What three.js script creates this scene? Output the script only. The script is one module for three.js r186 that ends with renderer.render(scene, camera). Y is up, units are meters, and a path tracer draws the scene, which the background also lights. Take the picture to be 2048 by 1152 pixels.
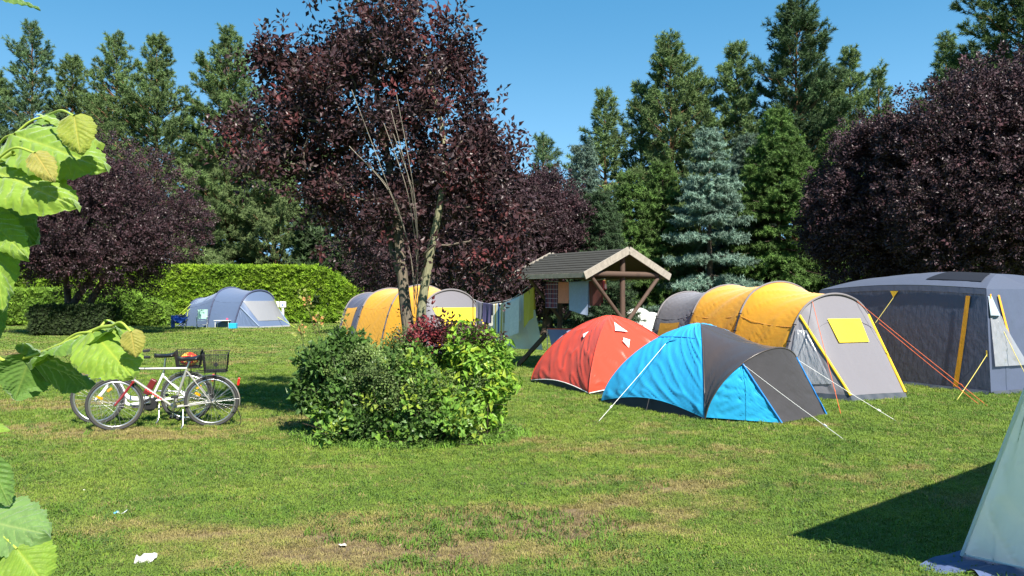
import * as THREE from 'three';
import { mergeGeometries } from 'three/addons/utils/BufferGeometryUtils.js';
import { RoundedBoxGeometry } from 'three/addons/geometries/RoundedBoxGeometry.js';

// ---------------------------------------------------------------- camera, sky, sun, exposure
const scene = new THREE.Scene();
const F = 1577, HZ = 592, EYE = 1.75;                     // focal length and horizon row in photo pixels, eye height in metres
const camera = new THREE.PerspectiveCamera(2 * Math.atan(576 / F) * 180 / Math.PI, 16 / 9, 0.1, 900);
camera.position.set(0, EYE, 0);
camera.lookAt(0, EYE, -10);
camera.setViewOffset(2048, 1152, 0, 576 - HZ, 2048, 1152); // level camera, lens shifted so that the horizon sits at row 592
const renderer = new THREE.WebGLRenderer({ antialias: true });
renderer.toneMapping = THREE.LinearToneMapping;
renderer.toneMappingExposure = 2.3;
renderer.shadowMap.enabled = true;
{
  const w = 512, h = 256, a = new Float32Array(w * h * 4);
  const zen = [0.018, 0.085, 0.22], mid = [0.044, 0.18, 0.335], low = [0.2, 0.4, 0.6];
  for (let y = 0; y < h; y++) {
    const el = ((y + 0.5) / h - 0.5) * 180, t = Math.max(0, el);
    for (let x = 0; x < w; x++) {
      const k = (y * w + x) * 4, s1 = Math.exp(-((t / 13) ** 2)), s2 = Math.min(1, t / 75);
      for (let c = 0; c < 3; c++) a[k + c] = el < -2 ? [0.04, 0.06, 0.02][c] : (mid[c] * (1 - s2) + zen[c] * s2) * (1 - s1) + low[c] * s1;
      a[k + 3] = 1;
    }
  }
  const t = new THREE.DataTexture(a, w, h, THREE.RGBAFormat, THREE.FloatType);
  t.mapping = THREE.EquirectangularReflectionMapping; t.magFilter = THREE.LinearFilter; t.minFilter = THREE.LinearFilter; t.needsUpdate = true;
  scene.background = t; scene.environment = t;
}
const sunDir = new THREE.Vector3(0.325, 0.715, 0.618).normalize();
const sun = new THREE.DirectionalLight(new THREE.Color(1, 0.945, 0.85), 5);
sun.position.copy(sunDir).multiplyScalar(80).add(new THREE.Vector3(0, 0, -25));
sun.target.position.set(0, 0, -25);
sun.castShadow = true; sun.shadow.mapSize.set(4096, 4096);
Object.assign(sun.shadow.camera, { left: -50, right: 50, top: 50, bottom: -50, near: 1, far: 200 });
scene.add(sun, sun.target);

// ---------------------------------------------------------------- helpers
const V = (x, y, d) => new THREE.Vector3(x, y, -d);       // x to the right, y up, d metres ahead
const ground = (px, py) => { const d = F * EYE / (py - HZ); return V((px - 1024) / F * d, 0, d); };
const at = (px, py, d) => V((px - 1024) / F * d, EYE + (HZ - py) / F * d, d);
const heightOf = (py, d) => EYE + (HZ - py) / F * d;
let seed = 7;
const reseed = s => { seed = s >>> 0; };
const rnd = () => { seed = (seed + 0x6D2B79F5) | 0; let t = Math.imul(seed ^ (seed >>> 15), 1 | seed); t = (t + Math.imul(t ^ (t >>> 7), 61 | t)) ^ t; return ((t ^ (t >>> 14)) >>> 0) / 4294967296; };
const rr = (a, b) => a + (b - a) * rnd();
const gauss = () => Math.sqrt(-2 * Math.log(rnd() + 1e-9)) * Math.cos(6.28318 * rnd());
const clamp = (x, a = 0, b = 1) => Math.min(b, Math.max(a, x));
const smooth = (a, b, x) => { const t = clamp((x - a) / (b - a)); return t * t * (3 - 2 * t); };
const mixc = (a, b, t) => [a[0] + (b[0] - a[0]) * t, a[1] + (b[1] - a[1]) * t, a[2] + (b[2] - a[2]) * t];
const hash = (x, y, z = 0) => { let h = Math.imul(x | 0, 374761393) ^ Math.imul(y | 0, 668265263) ^ Math.imul(z | 0, 2147483647 ^ 1274126177); h = Math.imul(h ^ (h >>> 13), 1274126177); return ((h ^ (h >>> 16)) >>> 0) / 4294967296; };
function noise2(x, y, per = 0, s = 0) {
  const xi = Math.floor(x), yi = Math.floor(y), fx = x - xi, fy = y - yi, u = fx * fx * (3 - 2 * fx), v = fy * fy * (3 - 2 * fy);
  const m = k => per ? ((k % per) + per) % per : k;
  const a = hash(m(xi), m(yi), s), b = hash(m(xi + 1), m(yi), s), c = hash(m(xi), m(yi + 1), s), d = hash(m(xi + 1), m(yi + 1), s);
  return a + (b - a) * u + (c - a) * v + (a - b - c + d) * u * v;
}
function noise3(x, y, z, s = 0) {
  const zi = Math.floor(z), f = z - zi, w = f * f * (3 - 2 * f);
  return noise2(x, y, 0, zi * 131 + s) * (1 - w) + noise2(x, y, 0, (zi + 1) * 131 + s) * w;
}
function fbm2(x, y, o = 4, s = 0, per = 0) { let v = 0, a = 0.5, n = 0; for (let i = 0; i < o; i++) { v += a * noise2(x, y, per, s + i * 17); n += a; x *= 2; y *= 2; if (per) per *= 2; a *= 0.5; } return v / n; }

const origins = new Map(), taken = new Map();
function numbered(name) { const n = taken.get(name) || 0; taken.set(name, n + 1); return n ? `${name}_${String(n).padStart(3, '0')}` : name; }
function tag(o, label, category, group, kind) { o.userData.label = label; if (category) o.userData.category = category; if (group) o.userData.group = group; if (kind) o.userData.kind = kind; return o; }
function thing(name, label, category, base, group) {        // a Group at the thing's base; parts are given in world space
  const o = new THREE.Group(); o.name = numbered(name); o.position.copy(base); scene.add(o); origins.set(o, base.clone());
  return tag(o, label, category, group);
}
function part(name, geo, mat, parent) {
  const m = new THREE.Mesh(geo, mat); m.castShadow = m.receiveShadow = true;
  if (parent) { const b = origins.get(parent); m.name = name; geo.translate(-b.x, -b.y, -b.z); parent.add(m); origins.set(m, b); } else { m.name = numbered(name); scene.add(m); origins.set(m, new THREE.Vector3()); }
  return m;
}
function grid(fn, nu, nv, lu = 1, lv = 1) {
  const pos = [], uv = [], idx = [];
  for (let j = 0; j <= nv; j++) for (let i = 0; i <= nu; i++) { const p = fn(i / nu, j / nv); pos.push(p.x, p.y, p.z); uv.push(i / nu * lu, j / nv * lv); }
  for (let j = 0; j < nv; j++) for (let i = 0; i < nu; i++) { const a = j * (nu + 1) + i; idx.push(a, a + 1, a + nu + 2, a, a + nu + 2, a + nu + 1); }
  const g = new THREE.BufferGeometry();
  g.setAttribute('position', new THREE.Float32BufferAttribute(pos, 3)); g.setAttribute('uv', new THREE.Float32BufferAttribute(uv, 2)); g.setIndex(idx); g.computeVertexNormals();
  return g;
}
// taut fabric: small real folds pressed into a grid; amp in metres, folds run along v (su stretches them)
function wrinkle(g, nu, nv, amp, fu, fv, s = 0, edge = 0.08, slant = 0) {
  const p = g.attributes.position, n = g.attributes.normal;
  for (let j = 0; j <= nv; j++) for (let i = 0; i <= nu; i++) {
    const k = j * (nu + 1) + i, u = i / nu, v = j / nv;
    const m = smooth(0, edge, u) * smooth(0, edge, 1 - u) * smooth(0, edge, v) * smooth(0, edge, 1 - v);
    const r = Math.pow(1 - Math.abs(2 * noise2((u + slant * v) * fu * 2.2 + 3.1 * s, v * fv * 0.8, 0, s) - 1), 5) * 1.6 + 0.6 * Math.pow(1 - Math.abs(2 * noise2((u + slant * v * 1.3) * fu * 4.6 + s, v * fv * 1.1, 0, s + 5) - 1), 4), q = fbm2(u * fu * 0.35 + s, v * fv * 0.6, 2, s + 9) - 0.5;
    const a = amp * m * (0.6 * r + 0.8 * q);
    p.setXYZ(k, p.getX(k) + n.getX(k) * a, p.getY(k) + n.getY(k) * a, p.getZ(k) + n.getZ(k) * a);
  }
  g.computeVertexNormals(); return g;
}
function cyl(a, b, r0, r1 = r0, seg = 6) {
  const d = b.clone().sub(a), g = new THREE.CylinderGeometry(r1, r0, d.length(), seg, 1);
  g.applyQuaternion(new THREE.Quaternion().setFromUnitVectors(new THREE.Vector3(0, 1, 0), d.clone().normalize())); g.translate((a.x + b.x) / 2, (a.y + b.y) / 2, (a.z + b.z) / 2);
  return g;
}
function tube(pts, r, seg = 6, n = 0, closed = false) { return new THREE.TubeGeometry(new THREE.CatmullRomCurve3(pts, closed, 'centripetal'), n || pts.length * 4, r, seg, closed); }
function beam(a, b, w, h, up = new THREE.Vector3(0, 1, 0), rad = 0.006) {   // a squared timber from a to b: w across, h along up
  const z = b.clone().sub(a), L = z.length(); z.normalize();
  const x = new THREE.Vector3().crossVectors(up, z).normalize(), y = new THREE.Vector3().crossVectors(z, x);
  const g = new RoundedBoxGeometry(w, h, L, 1, Math.min(rad, w / 3, h / 3));
  g.applyMatrix4(new THREE.Matrix4().makeBasis(x, y, z).setPosition((a.x + b.x) / 2, (a.y + b.y) / 2, (a.z + b.z) / 2));
  return g;
}
const plainMerge = list => mergeGeometries(list.map(g => { const q = g.index ? g.toNonIndexed() : g; for (const k of Object.keys(q.attributes)) if (!['position', 'normal', 'uv'].includes(k)) q.deleteAttribute(k); return q; }));
const lerp = (a, b, t) => a.clone().lerp(b, t);
const I4 = new THREE.Matrix4(), Q1 = new THREE.Quaternion(), Q2 = new THREE.Quaternion(), S1 = new THREE.Vector3(), P1 = new THREE.Vector3(), YUP = new THREE.Vector3(0, 1, 0);
// copies: list of [x,y,z, dx,dy,dz, size, r,g,b, roll?, widthScale?], local +Y turned to d
function scatter(name, geo, mat, parent, list) {
  const m = new THREE.InstancedMesh(geo, mat, list.length), b = parent ? origins.get(parent) : new THREE.Vector3(), c = new THREE.Color();
  m.castShadow = m.receiveShadow = true;
  list.forEach((e, i) => {
    P1.set(e[3], e[4], e[5]).normalize(); Q1.setFromUnitVectors(YUP, P1); Q2.setFromAxisAngle(YUP, e[10] ?? rnd() * 6.2832); Q1.multiply(Q2);
    const w = e[11] ?? 1; S1.set(e[6] * w, e[6], e[6] * w); P1.set(e[0] - b.x, e[1] - b.y, e[2] - b.z);
    m.setMatrixAt(i, I4.compose(P1, Q1, S1)); m.setColorAt(i, c.setRGB(e[7], e[8], e[9]));
  });
  m.instanceMatrix.needsUpdate = true; if (m.instanceColor) m.instanceColor.needsUpdate = true;
  if (parent) { m.name = name; parent.add(m); } else { m.name = numbered(name); scene.add(m); }
  m.userData.kind = 'stuff';
  return m;
}
const rgb = (r, g, b) => new THREE.Color().setRGB(r, g, b);

// ---------------------------------------------------------------- textures and materials
function dataTex(n, fn, srgb = false) {
  const a = new Uint8Array(n * n * 4);
  for (let y = 0; y < n; y++) for (let x = 0; x < n; x++) { const c = fn(x / n, y / n), k = (y * n + x) * 4; if (typeof c === 'number') a[k] = a[k + 1] = a[k + 2] = clamp(c) * 255; else for (let i = 0; i < 3; i++) a[k + i] = clamp(c[i]) * 255; a[k + 3] = 255; }
  const t = new THREE.DataTexture(a, n, n); t.wrapS = t.wrapT = THREE.RepeatWrapping; t.magFilter = THREE.LinearFilter; t.minFilter = THREE.LinearFilter; if (srgb) t.colorSpace = THREE.SRGBColorSpace; t.needsUpdate = true;
  return t;
}
const toS = l => l <= 0.0031308 ? l * 12.92 : 1.055 * Math.pow(l, 1 / 2.4) - 0.055;
const crinkle = dataTex(512, (u, v) => { const a = Math.abs(2 * fbm2(u * 6, v * 6, 4, 3, 6) - 1), b = Math.abs(2 * fbm2(u * 12, v * 4, 3, 8, 4) - 1); return 0.5 + 0.5 * (a + b - 0.5); });
const clothGrain = dataTex(256, (u, v) => 0.82 + 0.18 * fbm2(u * 32, v * 32, 3, 5, 32));
function fabric(r, g, b, o = {}) {
  const m = new THREE.MeshPhysicalMaterial({ color: rgb(r, g, b), roughness: o.rough ?? 0.92, side: THREE.DoubleSide, bumpMap: crinkle, bumpScale: o.bump ?? 0.004, transmission: o.through ?? 0.22, thickness: 0, clearcoat: o.coat ?? 0.35, clearcoatRoughness: o.coatRough ?? 0.42 });
  return m;
}
const std = (r, g, b, rough = 0.7, metal = 0, o = {}) => new THREE.MeshStandardMaterial({ color: rgb(r, g, b), roughness: rough, metalness: metal, ...o });
const barkTex = dataTex(256, (u, v) => { const a = fbm2(u * 10, v * 3, 4, 21, 1) , s = 0.35 + 0.65 * a; return [toS(s), toS(s * 0.97), toS(s * 0.92)]; }, true);
const barkBump = dataTex(256, (u, v) => fbm2(u * 16, v * 4, 4, 31, 4));
const bark = (r, g, b) => new THREE.MeshStandardMaterial({ color: rgb(r * 1.5, g * 1.5, b * 1.5), map: barkTex, bumpMap: barkBump, bumpScale: 0.02, roughness: 0.95 });
const woodTex = dataTex(512, (u, v) => { const a = fbm2(u * 40 + 2 * noise2(v * 3, u * 3, 0, 4), v * 2, 4, 41), k = 0.55 + 0.45 * a - (noise2(u * 5, v * 9, 0, 44) > 0.86 ? 0.15 : 0); return [toS(k), toS(k * 0.97), toS(k * 0.93)]; }, true);
const wood = (r, g, b, rough = 0.85) => new THREE.MeshStandardMaterial({ color: rgb(r, g, b), map: woodTex, roughness: rough, bumpMap: woodTex, bumpScale: 0.003 });
const leafMat = (o = {}) => new THREE.MeshPhysicalMaterial({ color: 0xffffff, roughness: o.rough ?? 0.9, side: THREE.DoubleSide, transmission: o.through ?? 0.3, thickness: 0, clearcoat: o.coat ?? 0.1, clearcoatRoughness: o.coatRough ?? 0.4, specularIntensity: 0.5 });
const ropeWhite = std(0.75, 0.75, 0.72, 0.8), ropeRed = std(0.62, 0.13, 0.04, 0.8), ropeLime = std(0.5, 0.6, 0.08, 0.8), ropeYellow = std(0.6, 0.5, 0.12, 0.8);
const blackMat = std(0.012, 0.012, 0.014, 0.55), chrome = std(0.6, 0.6, 0.6, 0.3, 1), pegMat = std(0.4, 0.4, 0.4, 0.4, 1);

// ---------------------------------------------------------------- lawn
// how worn the turf is: 0 lush, 1 bare
const spots = [[-0.1, 6.05, 1.3, 0.55, 1.35], [-0.9, 5.35, 0.8, 0.3, 1.1], [-2.3, 5.75, 0.8, 0.2, 0.7], [0.9, 7.2, 1.0, 0.5, 0.5], [0.75, 6.1, 0.6, 0.28, 1.1], [-0.4, 5.0, 0.8, 0.25, 0.7], [-6.3, 10.3, 2.6, 0.5, 0.75], [-4.0, 9.7, 2.2, 0.25, 0.5], [-7.5, 12.6, 3.0, 0.7, 0.8], [-10, 17.5, 5, 0.7, 0.55], [-15, 24, 7, 1.3, 0.7], [0.3, 9.3, 0.7, 0.5, 0.5], [1.6, 8.9, 1.4, 0.3, 0.4], [3.6, 7.8, 1.2, 0.25, 0.4], [-2.8, 11.1, 0.8, 0.3, 0.5], [-2.4, 8.0, 1.4, 0.4, 0.3], [-5, 20.5, 4, 0.6, 0.35], [2.2, 5.5, 0.6, 0.3, 0.4]];
function worn(x, d) {
  let w = (fbm2(x * 0.55 + 7, d * 0.75 + 3, 4, 61) - 0.55) * 1.3 + (fbm2(x * 3, d * 4, 3, 66) - 0.5) * 0.9;
  for (const [sx, sd, rx, rd, k] of spots) { const q = ((x - sx) / rx) ** 2 + ((d - sd) / rd) ** 2; if (q < 6) w += 0.85 * k * Math.exp(-q) * (2.2 * fbm2(x * 2.2, d * 4.4, 4, 71) - 0.12); }
  return clamp(w + 0.12);
}
function turf(x, d) {
  const w = worn(x, d), n = fbm2(x * 1.3, d * 1.8, 3, 81), f = noise2(x * 9, d * 9, 0, 86);
  let c = mixc([0.098, 0.174, 0.014], [0.182, 0.245, 0.026], clamp(n * 1.5 - 0.25 + 0.25 * (f - 0.5)));
  c = mixc(c, [0.26, 0.225, 0.06], smooth(0.22, 0.75, w));
  c = mixc(c, [0.2, 0.14, 0.08], smooth(0.6, 1.0, w) * 0.9);
  return [c, w];
}
const SPAN = 30;
{
  const n = 2048, a = new Uint8Array(n * n * 4), b = new Uint8Array(1024 * 1024 * 4);
  for (let y = 0; y < n; y++) for (let x = 0; x < n; x++) {
    const X = (x + 0.5) / n * SPAN - 15, D = 2 + (y + 0.5) / n * SPAN;
    const g = hash(x, y, 5) * 0.5 + noise2(x * 0.5, y * 0.5, 0, 91) * 0.5;
    const [c0] = turf(X, D), k = 0.66 + 0.68 * g, i = (y * n + x) * 4;
    for (let q = 0; q < 3; q++) a[i + q] = clamp(toS(c0[q] * k)) * 255; a[i + 3] = 255;
  }
  const t = new THREE.DataTexture(a, n, n); t.wrapS = t.wrapT = THREE.MirroredRepeatWrapping; t.magFilter = t.minFilter = THREE.LinearFilter; t.colorSpace = THREE.SRGBColorSpace; t.needsUpdate = true;
  const bump = dataTex(512, (u, v) => 0.6 * hash(u * 512, v * 512, 8) + 0.4 * fbm2(u * 64, v * 64, 2, 12, 64));
  const bm = bump; bm.repeat.set(20, 20);
  const g = grid((u, v) => { const x = (u * 2 - 1) * 300, d = -20 + v * 520; return V(x, 0, d); }, 2, 2);
  const uv = g.attributes.uv, p = g.attributes.position;
  for (let i = 0; i < uv.count; i++) uv.setXY(i, (p.getX(i) + 15) / SPAN, (-p.getZ(i) - 2) / SPAN);
  const lawn = part('lawn', g, new THREE.MeshStandardMaterial({ map: t, roughness: 1, bumpMap: bm, bumpScale: 0.025 }));
  tag(lawn, 'sunlit mown lawn with dry straw patches', 'lawn', null, 'structure');
}

// ---------------------------------------------------------------- foliage building blocks
function triGeo(tris) { const g = new THREE.BufferGeometry(); g.setAttribute('position', new THREE.Float32BufferAttribute(tris.flat(), 3)); g.computeVertexNormals(); return g; }
// one folded leaf of four faces: base b, direction d, side s, normal n
function leafTris(out, b, d, s, n, L, W, cup = 0.18, droop = 0.2) {
  const pt = (t, w, z) => [b.x + d.x * t * L + s.x * w * W + n.x * z * L, b.y + d.y * t * L + s.y * w * W + n.y * z * L, b.z + d.z * t * L + s.z * w * W + n.z * z * L];
  const A = pt(0, 0, 0), M = pt(0.5, 0, -0.04 * droop), T = pt(1, 0, -droop), l = pt(0.42, 0.5, cup * W / L), r = pt(0.42, -0.5, cup * W / L);
  out.push([...A, ...M, ...l], [...M, ...T, ...l], [...A, ...r, ...M], [...M, ...r, ...T]);
}
function sprayGeo(s, n, L, W, twig, spread = 1, o = {}) {
  reseed(s); const out = [];
  for (let i = 0; i < n; i++) {
    const t = (i + 0.6) / n, a = i * 2.399 + rr(-0.4, 0.4), el = o.el ?? rr(0.2, 1.0), b = new THREE.Vector3(Math.cos(a) * 0.02 * spread, twig * t, Math.sin(a) * 0.02 * spread);
    const d = new THREE.Vector3(Math.cos(a) * Math.cos(el), Math.sin(el) * (o.hang ? -1 : 1), Math.sin(a) * Math.cos(el)).normalize();
    let sd = new THREE.Vector3(gauss(), gauss(), gauss()).cross(d).normalize(); if (o.flat) sd = new THREE.Vector3(-Math.sin(a), rr(-.3, .3), Math.cos(a)).normalize();
    const nn = new THREE.Vector3().crossVectors(sd, d), k = rr(0.75, 1.2);
    b.addScaledVector(d, 0.25 * L); leafTris(out, b, d, sd, nn, L * k, W * k, o.cup ?? 0.25, o.droop ?? 0.15);
  }
  if (twig > 0.05) { const r = 0.0022; for (let i = 0; i < 3; i++) { const a0 = i * 2.094, a1 = a0 + 2.094; out.push([Math.cos(a0) * r, 0, Math.sin(a0) * r, Math.cos(a1) * r, 0, Math.sin(a1) * r, 0, twig, 0]); } }
  return triGeo(out);
}
// needles round a shoot
function needleGeo(s, n, len, wid, twig, el0, el1) {
  reseed(s); const out = [];
  for (let i = 0; i < n; i++) {
    const t = Math.pow((i + 0.5) / n, 0.8), a = i * 2.399 + rr(-0.3, 0.3), el = rr(el0, el1), d = new THREE.Vector3(Math.cos(a) * Math.cos(el), Math.sin(el), Math.sin(a) * Math.cos(el)), q = new THREE.Vector3(gauss(), gauss(), gauss()).cross(d).normalize().multiplyScalar(wid / 2), L = len * rr(0.7, 1.15);
    out.push([q.x, twig * t + q.y, q.z, -q.x, twig * t - q.y, -q.z, d.x * L, twig * t + d.y * L, d.z * L]);
  }
  return triGeo(out);
}
const plumSpray = [1, 2, 3].map(s => sprayGeo(100 + s, 11, 0.084, 0.047, 0.2));
const plumFar = [1, 2].map(s => sprayGeo(110 + s, 14, 0.11, 0.062, 0.3));
const pineTuft = [1, 2].map(s => needleGeo(120 + s, 34, 0.2, 0.03, 0.3, 0.2, 1.15));
const spruceTuft = [1, 2].map(s => needleGeo(130 + s, 34, 0.13, 0.036, 0.42, 0.1, 0.7));
const plumMat = leafMat({ through: 0.12, coat: 0.38, coatRough: 0.36 }), needleMat = leafMat({ through: 0.2, coat: 0 });
const pineBark = bark(0.2, 0.11, 0.06), spruceBark = bark(0.09, 0.065, 0.05), plumBark = bark(0.14, 0.135, 0.1);

// limbs that reach every point of a crown: each point joins the nearest limb below it
function growLimbs(trunks, goals, rTip, rMax, jitter = 0.06, seg = 3) {
  const nodes = [];
  for (const tr of trunks) { let prev = -1; tr.forEach((p, i) => { nodes.push({ p: p.clone(), par: prev, n: 0, kids: 0, trunk: true }); prev = nodes.length - 1; }); }
  const foot = trunks[0][trunks[0].length - 1];
  goals = goals.slice().sort((a, b) => a.distanceTo(foot) - b.distanceTo(foot));
  for (const q of goals) {
    let best = 0, bd = 1e9;
    for (let i = 0; i < nodes.length; i++) { const n = nodes[i]; if (n.par < 0) continue; const dy = q.y - n.p.y, dd = n.p.distanceTo(q) + Math.max(0, 0.5 * Math.hypot(q.x - n.p.x, q.z - n.p.z) - dy) * 0.9 + n.kids * 0.12; if (dd < bd) { bd = dd; best = i; } }
    const a = nodes[best].p, par = nodes[nodes[best].par].p, dir = a.clone().sub(par).normalize(), L = a.distanceTo(q), c = a.clone().addScaledVector(dir, L * 0.35).addScaledVector(YUP, L * 0.05);
    nodes[best].kids++;
    let prev = best;
    for (let k = 1; k <= seg; k++) { const t = k / seg, u = 1 - t, p = new THREE.Vector3().addScaledVector(a, u * u).addScaledVector(c, 2 * u * t).addScaledVector(q, t * t); if (k < seg) p.add(new THREE.Vector3(gauss(), gauss() * 0.5, gauss()).multiplyScalar(jitter * L)); nodes.push({ p, par: prev, n: 0, kids: 0 }); prev = nodes.length - 1; }
    for (let i = prev; i >= 0; i = nodes[i].par) nodes[i].n++;
  }
  const rad = n => Math.min(rMax, rTip * Math.pow(Math.max(1, n.n), 0.52)), geos = [];
  for (const n of nodes) { if (n.par < 0) continue; const q = nodes[n.par]; if (n.trunk) continue; geos.push(cyl(q.p, n.p, Math.min(rad(q), rad(n) * 1.25), rad(n), rad(n) > 0.03 ? 7 : 4)); }
  return { geo: plainMerge(geos), nodes };
}
// a knobbly round trunk along points
function trunkGeo(pts, r0, r1, seg = 10, flare = 1.5) {
  const c = new THREE.CatmullRomCurve3(pts, false, 'centripetal'), n = pts.length * 5, fr = c.computeFrenetFrames(n, false);
  return grid((u, v) => { const k = Math.round(v * n), p = c.getPointAt(v), a = u * 6.28318, r = (r0 + (r1 - r0) * v) * (1 + (flare - 1) * Math.exp(-v * 9)) * (0.88 + 0.28 * noise3(Math.cos(a) * 1.3 + 5, Math.sin(a) * 1.3, v * 9, 17)); return p.addScaledVector(fr.normals[k], Math.cos(a) * r).addScaledVector(fr.binormals[k], Math.sin(a) * r); }, seg, n, r0 * 6.28 / 0.5, c.getLength() / 0.8);
}
const dirOut = (p, c, up = 0.5, jit = 0.6) => [p.x - c.x + jit * gauss() * 0.7, (p.y - c.y) * 0.6 + up + jit * gauss() * 0.5, p.z - c.z + jit * gauss() * 0.7];

// a broad purple plum: crown of many small clumps inside a lumpy ellipsoid
function farPlum(label, px, d, topY, halfPx, botY, trunkPx, sd, n, forked) {
  reseed(sd);
  const R = halfPx / F * d, top = heightOf(topY, d), bot = heightOf(botY, d), c = V((px - 1024) / F * d, (top * 0.46 + bot * 0.54), d), hy = (top - bot) / 2;
  const base = V((trunkPx - 1024) / F * d, 0, d), t = thing('plum_tree', label, 'tree', base, 'purple leaved plum trees round the pitch');
  const lumps = []; for (let i = 0; i < 26; i++) { const a = rnd() * 6.283, e = Math.asin(rr(-0.75, 1)); const k = rr(0.55, 0.83); lumps.push([new THREE.Vector3(Math.cos(a) * Math.cos(e) * R * k, Math.sin(e) * hy * k, Math.sin(a) * Math.cos(e) * R * k * 0.9), R * rr(0.2, 0.36)]); }
  const list = [[], []], goals = [];
  for (const [l, r] of lumps) goals.push(c.clone().add(l).addScaledVector(l.clone().normalize(), -0.1));
  for (let i = 0; i < n; i++) {
    const [l, r] = lumps[(rnd() * lumps.length) | 0];
    const v = new THREE.Vector3(gauss(), gauss(), gauss()).normalize(), k = Math.pow(rnd(), 0.3);
    const p = c.clone().add(l).add(v.clone().multiplyScalar(r * k)); if (rnd() < 0.3) p.copy(c).add(new THREE.Vector3(v.x * R, v.y * hy, v.z * R).multiplyScalar(Math.pow(rnd(), 0.3) * (0.72 + 0.45 * noise3(v.x * 3 + sd, v.y * 3, v.z * 3, 6))));
    if (p.y < 0.35) continue;
    const dd = dirOut(p, c.clone().addScaledVector(l, 0.7), 0.35, 0.9), h = rnd();
    const col = h < 0.8 ? [0.036, 0.0165, 0.022] : h < 0.94 ? [0.055, 0.02, 0.026] : [0.06, 0.038, 0.036], kk = rr(0.7, 1.35);
    list[i & 1].push([p.x, p.y, p.z, ...dd, rr(0.8, 1.3), col[0] * kk, col[1] * kk, col[2] * kk]);
  }
  const fork = base.clone().setY(bot * 0.55 + 0.3), up = c.clone().setY(c.y * 0.8);
  const trunks = forked ? [[base.clone(), fork, lerp(fork, up, 0.5).add(V(-0.9, 0.1, 0)), c.clone().add(V(-R * 0.3, -hy * 0.2, 0))], [base.clone().add(V(0.15, 0, 0)), fork.clone().add(V(0.15, 0.1, 0)), lerp(fork, up, 0.6).add(V(0.2, 0, 0.2)), c.clone()], [base.clone().add(V(0.55, 0, 0)), base.clone().add(V(0.85, 1.2, 0)), base.clone().add(V(1.5, 2.6, 0.3)), c.clone().add(V(R * 0.3, -hy * 0.1, 0))]] : [[base.clone(), fork, lerp(fork, up, 0.5), up]];
  const tr = part('trunk', plainMerge(trunks.map((q, i) => trunkGeo(q, forked ? 0.2 : 0.24, 0.06))), spruceBark, t);
  part('limbs', growLimbs(trunks, goals, 0.022, 0.1).geo, spruceBark, tr);
  list.forEach((l, i) => scatter('crown', plumFar[i], plumMat, t, l));
}

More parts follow.
